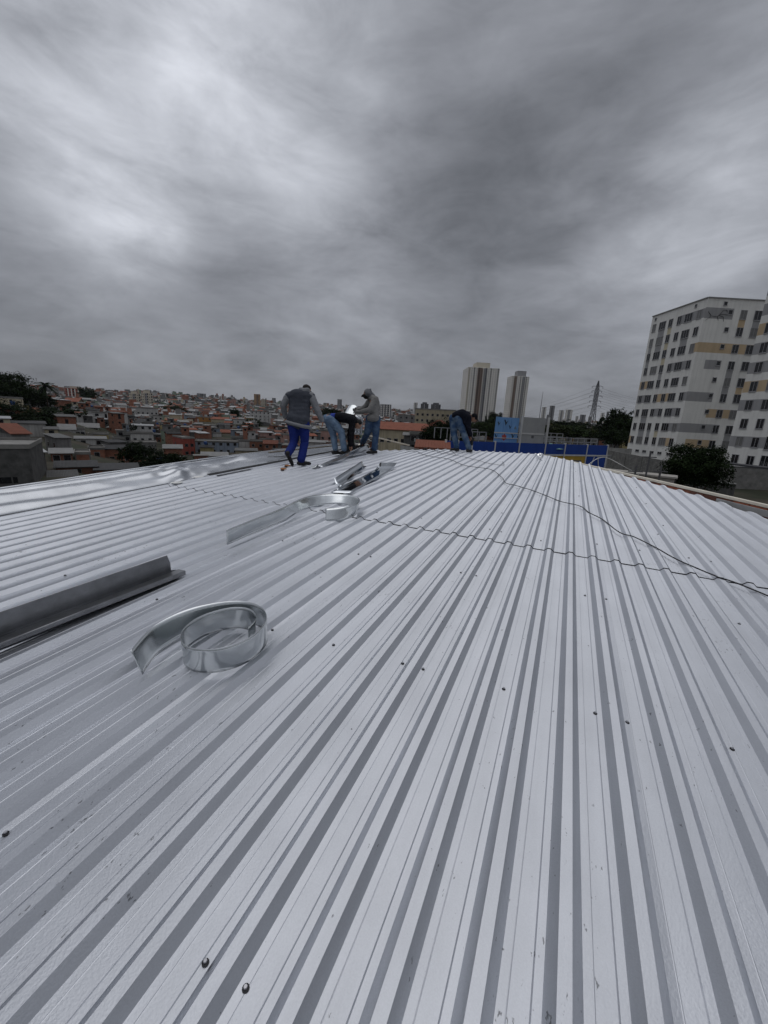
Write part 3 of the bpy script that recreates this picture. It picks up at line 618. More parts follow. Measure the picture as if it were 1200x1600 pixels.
# --- hooded worker standing
def worker_hooded():
    base = solve_ground(584.5, 709); D = axial(base); j = J(D); b2 = solve_ground(566, 700.5)
    hipL, hipR = j(577.5, 657, .02), j(588, 658, 0); pel = (hipL + hipR) / 2 + UP * .04
    kL, kR = j(574, 676.5, .0), j(587, 681, .0); aR = base + UP * .095; aL = b2 + UP * .10
    shN, shF = j(586.5, 624.5, -.12), j(580, 623.5, .20); neck = j(579.5, 619.5, .02); hc = j(573.5, 615, .0); ch = j(585.5, 636, .02)
    eN, wN = j(577.5, 640.5, -.20), j(561.5, 643.5, -.16); eF, wF = j(570.5, 636, .20), j(559.5, 640, .10)
    f1, s1 = foot(aR, -RGT * .85 - FWD * .35); f2, s2_ = foot(aL, -RGT * .9 + FWD * .1)
    fd = -RGT * .75 - UP * .65
    bl, mx = head(hc, fd, UP - RGT * .5, .10)
    body = [[(pel, .10), (ch, .11), (neck, .06), (hc, .055)], [(shN, .05), (eN, .042), (wN, .032)], [(shF, .05), (eF, .042), (wF, .032)], [(hipL, .08), (kL, .055), (aL, .045)], [(hipR, .08), (kR, .055), (aR, .045)], [(neck, .055), (shN, .05)], [(neck, .055), (shF, .05)], [(pel, .1), (hipL, .08)], [(pel, .1), (hipR, .08)]]
    gl = hand_chain(wN, -RGT - UP * .2, UP, FWD, r=.012) + hand_chain(wF, -RGT - UP * .1, UP, -FWD, r=.012)
    body += [[(w_, .03), (w_ - RGT * .05, .028)] for w_ in (wN, wF)]
    parts = [dict(name='body', chains=body, balls=bl, mat=M_SKIN, voxel=.012, smooth=3),
             dict(name='jeans', mat=fcloth('dark blue jeans', (.035, .065, .13), col2=(.07, .11, .17)), wrinkle=.008, chains=[[(hipL, .12), (hipL.lerp(kL, .5), .112), (kL, .092), (aL + UP * .05, .085)], [(hipR, .12), (hipR.lerp(kR, .5), .112), (kR, .092), (aR + UP * .04, .082)], [(hipL + UP * .06, .12), (hipR + UP * .06, .12)]]),
             dict(name='jacket', mat=fcloth('grey wool jacket', (.185, .182, .176)), wrinkle=.008, wscale=10, chains=[[(pel + UP * .03 - FWD * .10 - RGT * .07, .10), (pel + UP * .03 - FWD * .10 + RGT * .07, .10), (ch - FWD * .07, .155), (shN - UP * .04, .11)], [(pel + UP * .03 + FWD * .10 + RGT * .07, .10), (pel + UP * .03 + FWD * .10 - RGT * .07, .10), (ch + FWD * .08, .155), (shF - UP * .04, .11)], [(neck - UP * .02, .085), (shN, .10)], [(neck - UP * .02, .085), (shF, .10)], [(pel + UP * .05, .14), (ch, .15)], [(shN, .095), (eN, .078), (wN + RGT * .03, .058)], [(shF, .09), (eF, .075), (wF + RGT * .03, .058)], [(neck, .085), ((shN + shF) / 2, .11)]]),
             dict(name='hood', mat=fcloth('mottled grey hood', (.10, .105, .115), col2=(.17, .175, .185)), wrinkle=.006, wscale=22, voxel=.013, chains=[[(hc + RGT * .04, .11), (neck + RGT * .03, .095)], [(hc + UP * .07 + RGT * .07, .05), (hc + UP * .12 + RGT * .09, .022)]], balls=[(hc + RGT * .025 + UP * .02, (.105, .112, .118), mx)]),
             dict(name='dark_face', mat=mat('black face tone', (.008, .008, .009), rough=.8), voxel=.012, balls=[(hc + mx @ Vector((0, .07, -.03)), (.075, .075, .09), mx), (hc + mx @ Vector((0, .12, .03)), (.06, .06, .03), mx)]),  # plain black shape over the face under the hood
             dict(name='glove', mat=M_GLOVE, voxel=.011, smooth=2, chains=gl[:5] + [[(wN, .036), (wN - RGT * .05, .036)]]), dict(name='glove', mat=M_GLOVE, voxel=.011, smooth=2, chains=gl[5:] + [[(wF, .036), (wF - RGT * .05, .036)]]),
             dict(name='boot', mat=M_BOOT, chains=[f1, s1]), dict(name='boot', mat=M_BOOT, chains=[f2, s2_])]
    person('hooded worker in grey jacket and dark jeans, standing with a metal sheet in hand', dict(base=base, parts=parts))
    # the sheet he is holding: a bright bent top and a ribbed length hanging from his hands
    rows = []
    top = [j(537, 648, .02), j(553, 651, -.08), j(558, 634, .22), j(544, 634.5, .32)]
    for i in range(9):
        u = i / 8; row = []
        for k in range(9):
            v = k / 8; p = top[0].lerp(top[1], v).lerp(top[3].lerp(top[2], v), u); p = p + UP * (.05 * math.sin(v * PI) * u) + FWD * .04 * math.sin(u * 3); row.append(p)
        rows.append(row)
    hs = thing('held_sheet', 'bright bent metal sheet held up by the hooded worker', 'metal sheet', top[0])
    g = MB(); g.grid([[p - top[0] for p in r] for r in rows]); solid(g.build('bright_flap', M_GALV, hs, smooth=True), .002)
    rows = []
    for i in range(7):
        v = i / 6; row = []
        for k in range(15):
            u = k / 14; p = j(553.5, 649, -.02).lerp(j(567.5, 649, -.12), u).lerp(j(552, 678, .05).lerp(j(566, 679, -.05), u), v); row.append(p - top[0] + FWD * (.02 * math.cos(u * 18)))
        rows.append(row)
    g = MB().grid(rows); solid(g.build('hanging_length', metal_mat('dull bright sheet', (.62, .64, .67), .22), hs, smooth=True), .002)
# --- lone worker bending over a tool
def worker_lone():
    base = solve_ground(713, 705); D = axial(base); j = J(D); b2 = solve_ground(733, 707)
    hipN, hipF = j(716.5, 656.5, -.08), j(709, 656, .07); pel = (hipN + hipF) / 2 + UP * .03
    kN, kF = j(724.5, 676, -.06), j(709, 678, .06); aN = b2 + UP * .10 - RGT * .03; aF = base + UP * .095
    ch = j(721, 648, .0); shN, shF = j(731.5, 653, -.14), j(731, 649, .16); neck = j(735, 650.5, .0); hc = j(740.5, 652.5, -.02)
    eN, wN = j(732, 668.5, -.18), j(735, 681.5, -.14); eF, wF = j(729, 668, .2), j(733.5, 682, .10)
    f1, s1 = foot(aN, RGT * .55 + FWD * .6); f2, s2_ = foot(aF, RGT * .25 + FWD * .6 - RGT * .9)
    bl, mx = head(hc, -UP * .7 + RGT * .7, RGT * .6 + UP * .6, .105)
    body = [[(pel, .10), (ch, .11), (neck, .06), (hc, .055)], [(shN, .05), (eN, .04), (wN, .03)], [(shF, .05), (eF, .04), (wF, .03)], [(hipN, .08), (kN, .055), (aN, .045)], [(hipF, .08), (kF, .055), (aF, .045)], [(neck, .055), (shN, .05)], [(neck, .055), (shF, .05)], [(pel, .1), (hipN, .08)], [(pel, .1), (hipF, .08)]]
    body += hand_chain(wN, -UP + RGT * .3, FWD, -RGT) + hand_chain(wF, -UP + RGT * .2, FWD, RGT)
    parts = [dict(name='body', chains=body, balls=bl, mat=M_SKIN, voxel=.012, smooth=3),
             dict(name='jeans', mat=fcloth('faded blue jeans', (.035, .07, .14), col2=(.11, .155, .21)), wrinkle=.008, chains=[[(hipN, .132), (hipN.lerp(kN, .5), .122), (kN, .1), (aN + UP * .04, .084)], [(hipF, .132), (hipF.lerp(kF, .5), .118), (kF, .1), (aF + UP * .04, .082)], [(hipN - RGT * .03 + UP * .05, .125), (hipF - RGT * .03 + UP * .05, .125)]]),
             dict(name='jacket', mat=fcloth('navy black jacket', (.008, .009, .016)), wrinkle=.009, chains=[[(j(711.5, 649, -.08), .11), (ch - FWD * .10, .165), (shN - RGT * .03, .14)], [(j(711.5, 649, .1), .11), (ch + FWD * .10, .165), (shF - RGT * .03, .13)], [(shN, .10), (eN, .078), (wN + UP * .03, .06)], [(shF, .1), (eF, .078), (wF + UP * .03, .06)], [(ch - UP * .12, .14), (shN - UP * .13 - RGT * .06, .13)]]),
             dict(name='boot', mat=M_BOOT, chains=[f1, s1]), dict(name='boot', mat=M_BOOT, chains=[f2, s2_]),
             dict(name='cap', mat=fcloth('black cap', (.008, .008, .01)), voxel=.012, balls=[(hc + mx @ Vector((0, -.01, .025)), (.1, .115, .1), mx), (hc + mx @ Vector((0, .12, .04)), (.07, .07, .014), mx)])]
    person('lone worker in navy black jacket and faded jeans bending over a power tool', dict(base=base, parts=parts))
    c = j(736.5, 687.5, -.10)
    d = thing('power_drill', 'black power drill held low by the lone bending worker', 'drill', c)
    q = Matrix.Rotation(.4, 4, 'Z')
    MB().tube([q @ Vector((0, 0, .10)), q @ Vector((.01, 0, .04)), q @ Vector((.02, 0, -.12)), q @ Vector((.02, 0, -.16))], [.035, .05, .045, .03], 10).build('housing', M_RUBBERCORD, d, smooth=True)
    MB().bar(q @ Vector((.0, 0, .05)), q @ Vector((-.13, 0, .09)), .04, .05).build('grip', mat('dark red plastic', (.12, .015, .012), rough=.5), d)
    MB().tube([q @ Vector((.02, 0, -.16)), q @ Vector((.02, 0, -.20)), q @ Vector((.02, 0, -.30))], [.018, .012, .005], 8).build('bit', M_SCREW, d)
worker_walking(); worker_bent(); worker_hooded(); worker_lone()
# ------------------------------------------------------------------ terrain
def lerp_tab(tab, v):
    if v <= tab[0][0]: return tab[0][1]
    for (a, fa), (b, fb) in zip(tab, tab[1:]):
        if v <= b: return fa + (fb - fa) * (v - a) / (b - a)
    return tab[-1][1]
T_MID = [(0, -10), (40, -12), (100, -16), (150, -16.5), (200, -14), (270, -10.5), (350, -8.5), (500, -4), (700, 2), (1000, 14), (1500, 40), (1900, 50), (2900, 55)]
T_LEFT = [(0, -10), (35, -10), (70, -10), (110, -10.5), (160, -8), (220, -5), (300, -4), (650, 1), (1000, 14), (1500, 40), (1900, 50), (2900, 55)]
T_RIGHT = [(0, -10), (20, -9), (45, -7), (80, -5), (150, -7), (300, -8), (600, -6), (1000, 2), (1600, 22), (2200, 36), (2900, 42)]
def ground(x, y):
    d = math.hypot(x, y); a = math.degrees(math.atan2(x, y))
    l = lerp_tab(T_LEFT, d); m = lerp_tab(T_MID, d); r = lerp_tab(T_RIGHT, d)
    if a < -55: k = min(1, (-55 - a) / 9); z = m + (l - m) * k
    elif a < -26: z = m
    else: k = min(1, (a + 26) / 12); z = m + (r - m) * k
    return z + (1.2 * nz(x / 90, y / 90, 2) if d > 60 else 0) + (12 * nz(x / 500, y / 500, 5) * max(0, min(1, (d - 600) / 900)))
def terrain():
    rows = []; ds = [0.5, 8, 20, 35, 50, 70, 95, 125, 160, 200, 250, 310, 380, 460, 560, 680, 820, 1000, 1200, 1450, 1700, 2000, 2400, 2800]
    for d in ds:
        rows.append([(d * math.sin(math.radians(a)), d * math.cos(math.radians(a)), ground(d * math.sin(math.radians(a)), d * math.cos(math.radians(a))) - .3) for a in range(-180, 181, 2)])
    return MB().grid(rows)
M_GROUND = mat('dry earth and scrub', (.032, .036, .022), rough=1, var=.6, vscale=.25, col2=(.06, .05, .038), bump=.3, bscale=1.5)
terrain().build('terrain', M_GROUND, smooth=True, kind='structure')

# ------------------------------------------------------------------ apartment blocks on the right
M_WHITE = mat('off white render', (.75, .745, .715), rough=.9, var=.10, vscale=.5, streak=.18, bump=.1, bscale=6)
M_BGREY = mat('grey painted band', (.32, .32, .325), rough=.9, var=.12, vscale=.6, streak=.15)
M_BORANGE = mat('ochre painted band', (.52, .40, .26), rough=.9, var=.12, vscale=.6, streak=.12)
M_BBEIGE = mat('pale yellow band', (.54, .49, .36), rough=.9, var=.12, vscale=.6)
M_GLASS = mat('dark window glass', (.012, .013, .016), rough=.12, var=.3, vscale=.8, spec=.5)
M_GLASS2 = mat('curtained window glass', (.16, .16, .155), rough=.35, var=.4, vscale=1.2, spec=.5)
M_FRAME = mat('grey aluminium frame', (.30, .30, .31), rough=.5, var=.1)
FL = 2.7
class Face:
    """a vertical wall plane: u along it, z up, w outwards; places trim as children of a root"""
    def __init__(s, root, origin, along, out): s.r = root; s.o = Vector(origin) - root.location; s.a = Vector(along).normalized(); s.n = Vector(out).normalized()
    def mx(s): return Matrix(((s.a.x, s.n.x, 0, s.o.x), (s.a.y, s.n.y, 0, s.o.y), (0, 0, 1, 0), (0, 0, 0, 1)))
    def box(s, name, u0, u1, z0, z1, w0, w1, m, parent=None):
        mb = MB().box(u0, u1, w0, w1, z0 - s.r.location.z, z1 - s.r.location.z, s.mx()); 
        if s.a.cross(s.n).z < 0: mb.f = [tuple(reversed(f)) for f in mb.f]
        return mb.build(name, m, parent or s.r)
    def window(s, u, z, w, h, leaves=2, curtain=False, bars=False):
        mb = MB(); X = s.mx(); zz = z - s.r.location.z; fr = .06
        for (a, b, c, d) in ((u - w / 2 - fr, u + w / 2 + fr, zz - h / 2 - fr, zz - h / 2), (u - w / 2 - fr, u + w / 2 + fr, zz + h / 2, zz + h / 2 + fr), (u - w / 2 - fr, u - w / 2, zz - h / 2, zz + h / 2), (u + w / 2, u + w / 2 + fr, zz - h / 2, zz + h / 2)):
            mb.box(a, b, .002, .05, c, d, X)
        for k in range(1, leaves): q = u - w / 2 + w * k / leaves; mb.box(q - .03, q + .03, .006, .045, zz - h / 2, zz + h / 2, X)
        if bars:
            for k in range(1, 8): q = u - w / 2 + w * k / 8; mb.box(q - .012, q + .012, .05, .07, zz - h / 2, zz - h / 2 + h * .55, X)
        f = mb.build('window', M_FRAME, s.r)
        MB().box(u - w / 2, u + w / 2, .003, .016, zz - h / 2, zz + h / 2, X).build('pane', M_GLASS2 if curtain else M_GLASS, f)
        s.box('sill', u - w / 2 - .08, u + w / 2 + .08, z - h / 2 - .14, z - h / 2 - .07, .002, .09, M_BGREY, f)
        return f
rw = random.Random(3)
def apartment_left():
    dC = 88.4; C = at(1107, 465, dC); zt = C.z; Lp = atz(1020, 495, zt); Rp = atz(1195, 470, zt); Rp = C + (Rp - C) * 1.6
    base_z = -6.5
    root = thing('apartment_block', 'ten storey white apartment block with grey and ochre bands, whole roofline in view', 'apartment block', (C.x, C.y, base_z))
    la, ra = (Lp - C), (Rp - C); ll, rl = la.length, ra.length; la.normalize(); ra.normalize()
    D = C + la * ll + ra * rl - C
    o = Vector((0, 0, 0)); h = zt - base_z
    P = [o, ra * rl, ra * rl + la * ll, la * ll]
    mb = MB(); mb.add([p for p in P] + [p + UP * h for p in P], [(0, 1, 5, 4), (1, 2, 6, 5), (2, 3, 7, 6), (3, 0, 4, 7), (4, 5, 6, 7)]); mb.build('wall', M_WHITE, root)
    cop = MB()
    for a, b in zip(P, P[1:] + P[:1]): cop.bar(a + UP * (h + .06), b + UP * (h + .06), .34, .12)
    cop.build('coping', M_BGREY, root)
    nl = Vector((la.y, -la.x, 0)); nl = nl if nl.dot(-C) > 0 else -nl
    nr = Vector((ra.y, -ra.x, 0)); nr = nr if nr.dot(-C) > 0 else -nr
    FLc, FRc = Face(root, C, la, nl), Face(root, C, ra, nr)
    lu = [1.1, 3.3, 5.3, 7.3, 9.3, 11.4]; lu = [u * ll / 12.43 for u in lu]; ru = [4.25, 6.55, 9.0]
    lw = [.85, 1.55, .85, .85, 1.55, .8]; lu = lu[::-1]; lw = lw[::-1]   # column 0 is farthest from the corner
    zr = [20.38 - FL * k for k in range(10)]
    for k, z in enumerate(zr[:9]):
        for c in range(6): FLc.window(lu[c], z, lw[c], 1.3, 3 if lw[c] > 1.2 else 2, curtain=rw.random() < .28)
        FRc.window(ru[0], z + .28, .62, .62, 1); FRc.window(ru[1], z, 1.0, 1.3, 2, curtain=rw.random() < .25); FRc.window(ru[2], z, 1.15, 1.4, 2, curtain=rw.random() < .2)
    for c in range(0, 6, 1): FLc.window(lu[c], zr[9] + .55, .9, .35, 2)
    for u in (lu[0], 2.2): FLc.window(u, zr[0] + 1.62, .35, .4, 1)
    FRc.window(3.1, zr[0] + 1.55, .5, .5, 1)
    G, O, B = M_BGREY, M_BORANGE, M_BBEIGE
    def hb(F, r, u0, u1, m, hh=1.5): F.box('colour_band', u0, u1, zr[r] - hh / 2, zr[r] + hh / 2, -.05, .001, m)
    def vb(F, u, w, r0, r1, m): F.box('colour_band', u - w / 2, u + w / 2, zr[r1] + .72, zr[r0] - .72, -.05, .0012, m)
    hb(FLc, 0, .0, lu[3] + .5, G); hb(FRc, 0, 0, ru[0] + .55, G, 1.7); hb(FRc, 2, 0, rl, O, 1.6); hb(FLc, 2, .0, 1.5, O)
    hb(FRc, 3, 1.9, ru[0] + .5, G); hb(FLc, 3, lu[5] - .4, lu[3] + .45, G); hb(FLc, 4, lu[1], lu[0] + .9, O); hb(FLc, 5, lu[1], lu[0] + .9, G); hb(FLc, 5, lu[4], lu[2] + .4, O)
    hb(FLc, 5, 0, lu[5] + .5, G); hb(FRc, 5, 0, ru[0] + .45, G, 1.6); hb(FRc, 6, ru[0], rl, O); hb(FLc, 6, lu[3], lu[2] + .4, G); hb(FLc, 6, lu[5], lu[4] + .4, G)
    hb(FLc, 7, 0, lu[4] + .9, G); hb(FRc, 7, 0, ru[1] + .6, G, 1.6); hb(FLc, 8, lu[5], lu[4] + .3, O); hb(FLc, 8, lu[0], ll - .02, O); hb(FRc, 8, 1.6, ru[1] + .6, O)
    for c, r0, r1, m in ((1, 0, 1, G), (1, 1, 2, G), (2, 0, 1, B), (2, 1, 2, B), (4, 1, 2, G), (0, 1, 2, G), (0, 2, 3, G), (2, 3, 4, G), (1, 6, 7, G), (1, 7, 8, G), (2, 7, 8, G), (3, 7, 8, B), (2, 2, 3, B)): vb(FLc, lu[c], lw[c], r0, r1, m)
    for c, r0, r1, m in ((2, 0, 1, G), (1, 3, 4, G), (1, 4, 5, G), (2, 4, 5, O), (2, 7, 8, G), (1, 0, 1, O)): vb(FRc, ru[c], 1.15, r0, r1, m)
    # spray painted creature sprawling over the top band: plain lines, no letters
    gm = mat('black spray paint', (.03, .03, .032), rough=.8)
    def mark(pts):
        mb = MB(); X = FRc.mx()
        for (a, b), (c, d) in zip(pts, pts[1:]): 
            mb.bar(X @ Vector((a, .008, b - base_z)), X @ Vector((c, .008, d - base_z)), .012, .13, up=Vector(nr))
        mb.build('graffiti_line', gm, root)
    z0 = zr[0]
    for pts in ([(.5, z0 + .2), (1.1, z0 - .45), (2.2, z0 - .5), (3.0, z0 + .5), (3.5, z0 + .6), (3.7, z0 + .2)], [(1.1, z0 - .5), (.3, z0 - 1.2)], [(2.2, z0 - .5), (2.5, z0 - 1.1)], [(2.4, z0 - .3), (3.2, z0 - .5), (3.4, z0 - 1.2)], [(2.6, z0 - .1), (4.3, z0 - .15)]): mark(pts)
    return root
apartment_left()
def apartment_right():
    E_ = at(1196, 470, 80); C = at(1107, 465, 88.4); Lp = atz(1020, 495, C.z); d = (C - Lp); d.z = 0; d.normalize(); zt = 30.0; base = -6.5
    root = thing('apartment_block', 'white apartment block cut off by the right edge of the picture', 'apartment block', (E_.x, E_.y, base))
    back = Vector((-d.y, d.x, 0)); back = back if back.dot(E_) > 0 else -back
    P = [Vector((0, 0, 0)), d * 22, d * 22 + back * 9, back * 9]; h = zt - base
    MB().add(P + [p + UP * h for p in P], [(0, 1, 5, 4), (1, 2, 6, 5), (2, 3, 7, 6), (3, 0, 4, 7), (4, 5, 6, 7)]).build('wall', M_WHITE, root)
    F = Face(root, E_, d, -back); cols = [1.55, 3.9, 6.2, 8.6, 11.2]
    zr = [20.6 - 2.62 * k for k in range(-3, 10)]
    for k, z in enumerate(zr):
        for c, u in enumerate(cols):
            if k == 12 and c > 3: continue
            F.window(u, z, (1.0, .95, 1.7, .9, 1.5)[c], 1.3 if c != 2 else 1.7, 2 if c != 2 else 3, curtain=rw.random() < .3, bars=(c == 2))
    G, O = M_BGREY, M_BORANGE
    for k in range(len(zr)):
        m = (G, O, None, G, G, O, G, G, O, G, None, G, None)[k]
        if m: F.box('colour_band', .0 if k != 9 else -.0, 7.4 if k % 3 else 5.2, zr[k] - .78, zr[k] + .78, -.05, .001, m)
apartment_right()

# ------------------------------------------------------------------ towers and far blocks
M_TW = mat('tower white', (.74, .72, .67), rough=.9, var=.12, vscale=.06, streak=.2)
M_TB = mat('tower brown', (.20, .15, .12), rough=.9, var=.15, vscale=.06)
M_TG = mat('tower grey', (.26, .26, .265), rough=.9, var=.12, vscale=.06)
M_TBE = mat('tower beige', (.50, .46, .38), rough=.9, var=.12, vscale=.06)
M_TT = mat('tower tan', (.36, .235, .14), rough=.9, var=.12, vscale=.06)
M_TR = mat('tower brick red', (.30, .11, .085), rough=.9, var=.12, vscale=.06)
M_TD = mat('tower dark grey', (.11, .11, .115), rough=.9, var=.15, vscale=.06)
def az_rot(p): return -math.atan2(p.x, p.y)      # local +y points away from the camera
def px_box(x0, x1, ytop, ybase, d):
    """real width, base and top heights of something seen between those picture columns at distance d"""
    a, b = at(x0, (ytop + ybase) / 2, d), at(x1, (ytop + ybase) / 2, d); c = (a + b) / 2; w = (Vector((a.x, a.y)) - Vector((b.x, b.y))).length
    xm = (x0 + x1) / 2; return Vector((c.x, c.y, 0)), w, at(xm, ytop, d).z, at(xm, ybase, d).z
def tower(name, label, x0, x1, ytop, ybase, d, wallm, strips, depth=.8, rot=.0, crown=None, floors=20, group=None, fl=3.0, cat='tower', wincols=8, side=True):
    c, w, zt, zb = px_box(x0, x1, ytop, ybase, d); zb = min(zb, ground(c.x, c.y)) - 2
    k = abs(math.cos(rot)) + depth * abs(math.sin(rot)); w = w / k
    root = thing(name, label, cat, (c.x, c.y, zb), az_rot(c) + rot, group); h = zt - zb; dp = w * depth
    MB().box(-w / 2, w / 2, -dp / 2, dp / 2, 0, h).build('wall', wallm, root)
    for u0, u1, m, pr in strips: MB().box(-w / 2 + w * u0, -w / 2 + w * u1, -dp / 2 - pr, -dp / 2 + .5, .0, h - .6).build('facade_strip', m, root)
    if crown: MB().box(-w / 2 + w * crown[0], -w / 2 + w * crown[1], -dp * .3, dp * .3, h, h + crown[2]).build('water_tank_house', crown[3], root)
    win = MB()
    n = int(h / fl)
    for i in range(1, n):
        z = h - i * fl + .6
        for j in range(wincols):
            u = -w / 2 + w * (j + .5) / wincols; big = (j % 5 in (2, 4))
            pr = max([s[3] for s in strips if s[0] <= (j + .5) / wincols <= s[1]] + [0])
            win.box(u - (w / wincols) * (.30 if big else .15), u + (w / wincols) * (.30 if big else .15), -dp / 2 - pr - .06, -dp / 2 - pr + .02, z, z + (1.9 if big else 1.1))
        if side:
            for sx in (-1, 1):
                for j in range(4): y = -dp / 2 + dp * (j + .5) / 4; win.box(sx * w / 2 - .05, sx * w / 2 + .05, y - .6, y + .6, z, z + 1.3)
    win.build('windows', M_GLASS, root, kind='stuff')
    return root
W, B_, G_ = M_TW, M_TB, M_TG
tower('residential_tower', 'tall white tower with brown vertical strip behind the lone worker', 719, 775, 577, 672, 560, W, [(.30, .46, B_, .9), (.50, .60, G_, .7), (.0, .05, M_TBE, .5)], rot=.25, crown=(.28, .72, 7, M_TBE), wincols=13, group='pair of white residential towers')
tower('residential_tower', 'slimmer white tower with brown edge strip above the blue mural', 789, 823, 589, 655, 720, W, [(.12, .26, B_, .9), (.60, .76, G_, .8)], rot=.35, crown=(.35, .85, 9, M_TG), wincols=9, group='pair of white residential towers')
tower('striped_tower', 'brick red tower with white vertical stripes on the left skyline', 103, 131, 607, 634, 640, M_TR, [(k * .2 + .14, k * .2 + .2, W, .4) for k in range(5)], rot=-.1, depth=.6, crown=(.3, .8, 2.5, M_TBE), wincols=5)
tower('twin_block', 'left half of the beige twin apartment block on the hillside', 202, 220, 615, 639, 560, M_TBE, [(.25, .45, M_TG, .4)], rot=.15, crown=(.2, .7, 2.5, M_TBE), wincols=5, group='beige twin block')
tower('twin_block', 'right half of the beige twin apartment block on the hillside', 221, 239, 614, 639, 555, M_TBE, [(.25, .45, M_TG, .4)], rot=.15, crown=(.2, .8, 3, M_TBE), wincols=5, group='beige twin block')
tower('tan_tower', 'slim tan tower on the skyline beyond the grey warehouse', 397, 407, 616, 637, 900, M_TT, [(.4, .6, B_, .4)], wincols=4)
tower('grey_tower', 'short grey block leaning beside the slim tan tower', 408, 416, 624, 637, 930, M_TBE, [], wincols=3)
tower('slab_block', 'grey ribbed slab block just right of the hooded worker', 594, 611, 632, 652, 620, M_TG, [(k * .25 + .05, k * .25 + .13, W, .4) for k in range(4)], wincols=6)
tower('dark_block', 'left of two dark twin blocks above the beige school', 657, 669, 631, 650, 820, M_TD, [(.4, .55, G_, .3)], wincols=4, group='dark twin blocks', crown=(.2, .8, 3, M_TD))
tower('dark_block', 'right of two dark twin blocks above the beige school', 673, 688, 632, 650, 820, M_TD, [(.4, .55, G_, .3)], wincols=5, group='dark twin blocks', crown=(.2, .8, 3, M_TD))
tower('pale_tower', 'slim pale tower left of the dark twin blocks', 646, 652, 629, 650, 1000, M_TW, [(.3, .6, G_, .3)], wincols=3)
tower('grey_tower', 'grey tower on the skyline above the bent worker', 527, 534, 624, 642, 950, M_TG, [], wincols=3)
tower('grey_tower', 'grey pair of blocks on the left far skyline', 308, 322, 615, 628, 1250, M_TG, [(.4, .5, M_TD, .3)], wincols=4)
tower('low_white_row', 'long low white block row right of the beige twin blocks', 240, 263, 624, 631, 800, W, [(k * .2 + .05, k * .2 + .1, M_TD, .2) for k in range(5)], depth=.3, wincols=6)
far_t = [(845, 852, 636, W), (857, 865, 634, M_TG), (853, 860, 648, G_), (872, 880, 641, W), (882, 893, 640, W), (905, 914, 648, M_TG), (918, 924, 651, W), (937, 943, 645, W), (946, 950, 643, M_TG), (780, 784, 645, M_TG), (772, 777, 646, M_TG), (898, 903, 650, W), (958, 964, 652, G_)]
PLACE = ['left of the pylon', 'by the mast', 'low and half hidden by the grey board', 'first of the white pair', 'second of the white pair', 'beneath the power lines', 'just left of the pylon foot', 'just right of the pylon foot', 'slim one right of the pylon', 'right one between the two tall towers', 'left one between the two tall towers', 'small one beyond the blue building', 'nearest the right apartment block']
for (a, b, yt, m), pl in zip(far_t, PLACE):
    tower('distant_tower', ('pale' if m is W else 'grey') + ' distant tower block, ' + pl, a, b, yt, 668, 1150, m, [(.35, .6, G_ if m is W else M_TD, .5)], wincols=4, group='distant tower blocks on the right skyline', side=False)
for k, (a, b, yt) in enumerate([(254, 258, 617), (280, 284, 618), (334, 340, 621), (362, 367, 620), (376, 384, 623), (436, 441, 626), (345, 350, 618), (425, 431, 622)]):
    tower('hilltop_block', ['small block on the left hilltop nearest the beige twin blocks', 'slim block on the hilltop above the orange building', 'pale block on the hilltop before the grey pair', 'grey block on the hilltop left of the tan tower', 'wide white block beside the tan tower', 'hilltop block beside the walking worker shoulder', 'narrow block on the hilltop skyline centre', 'low block right of the tan tower'][k], a, b, yt, 632, 1400, (W, G_)[k % 2], [], wincols=3, group='small blocks along the left hilltop', side=False)

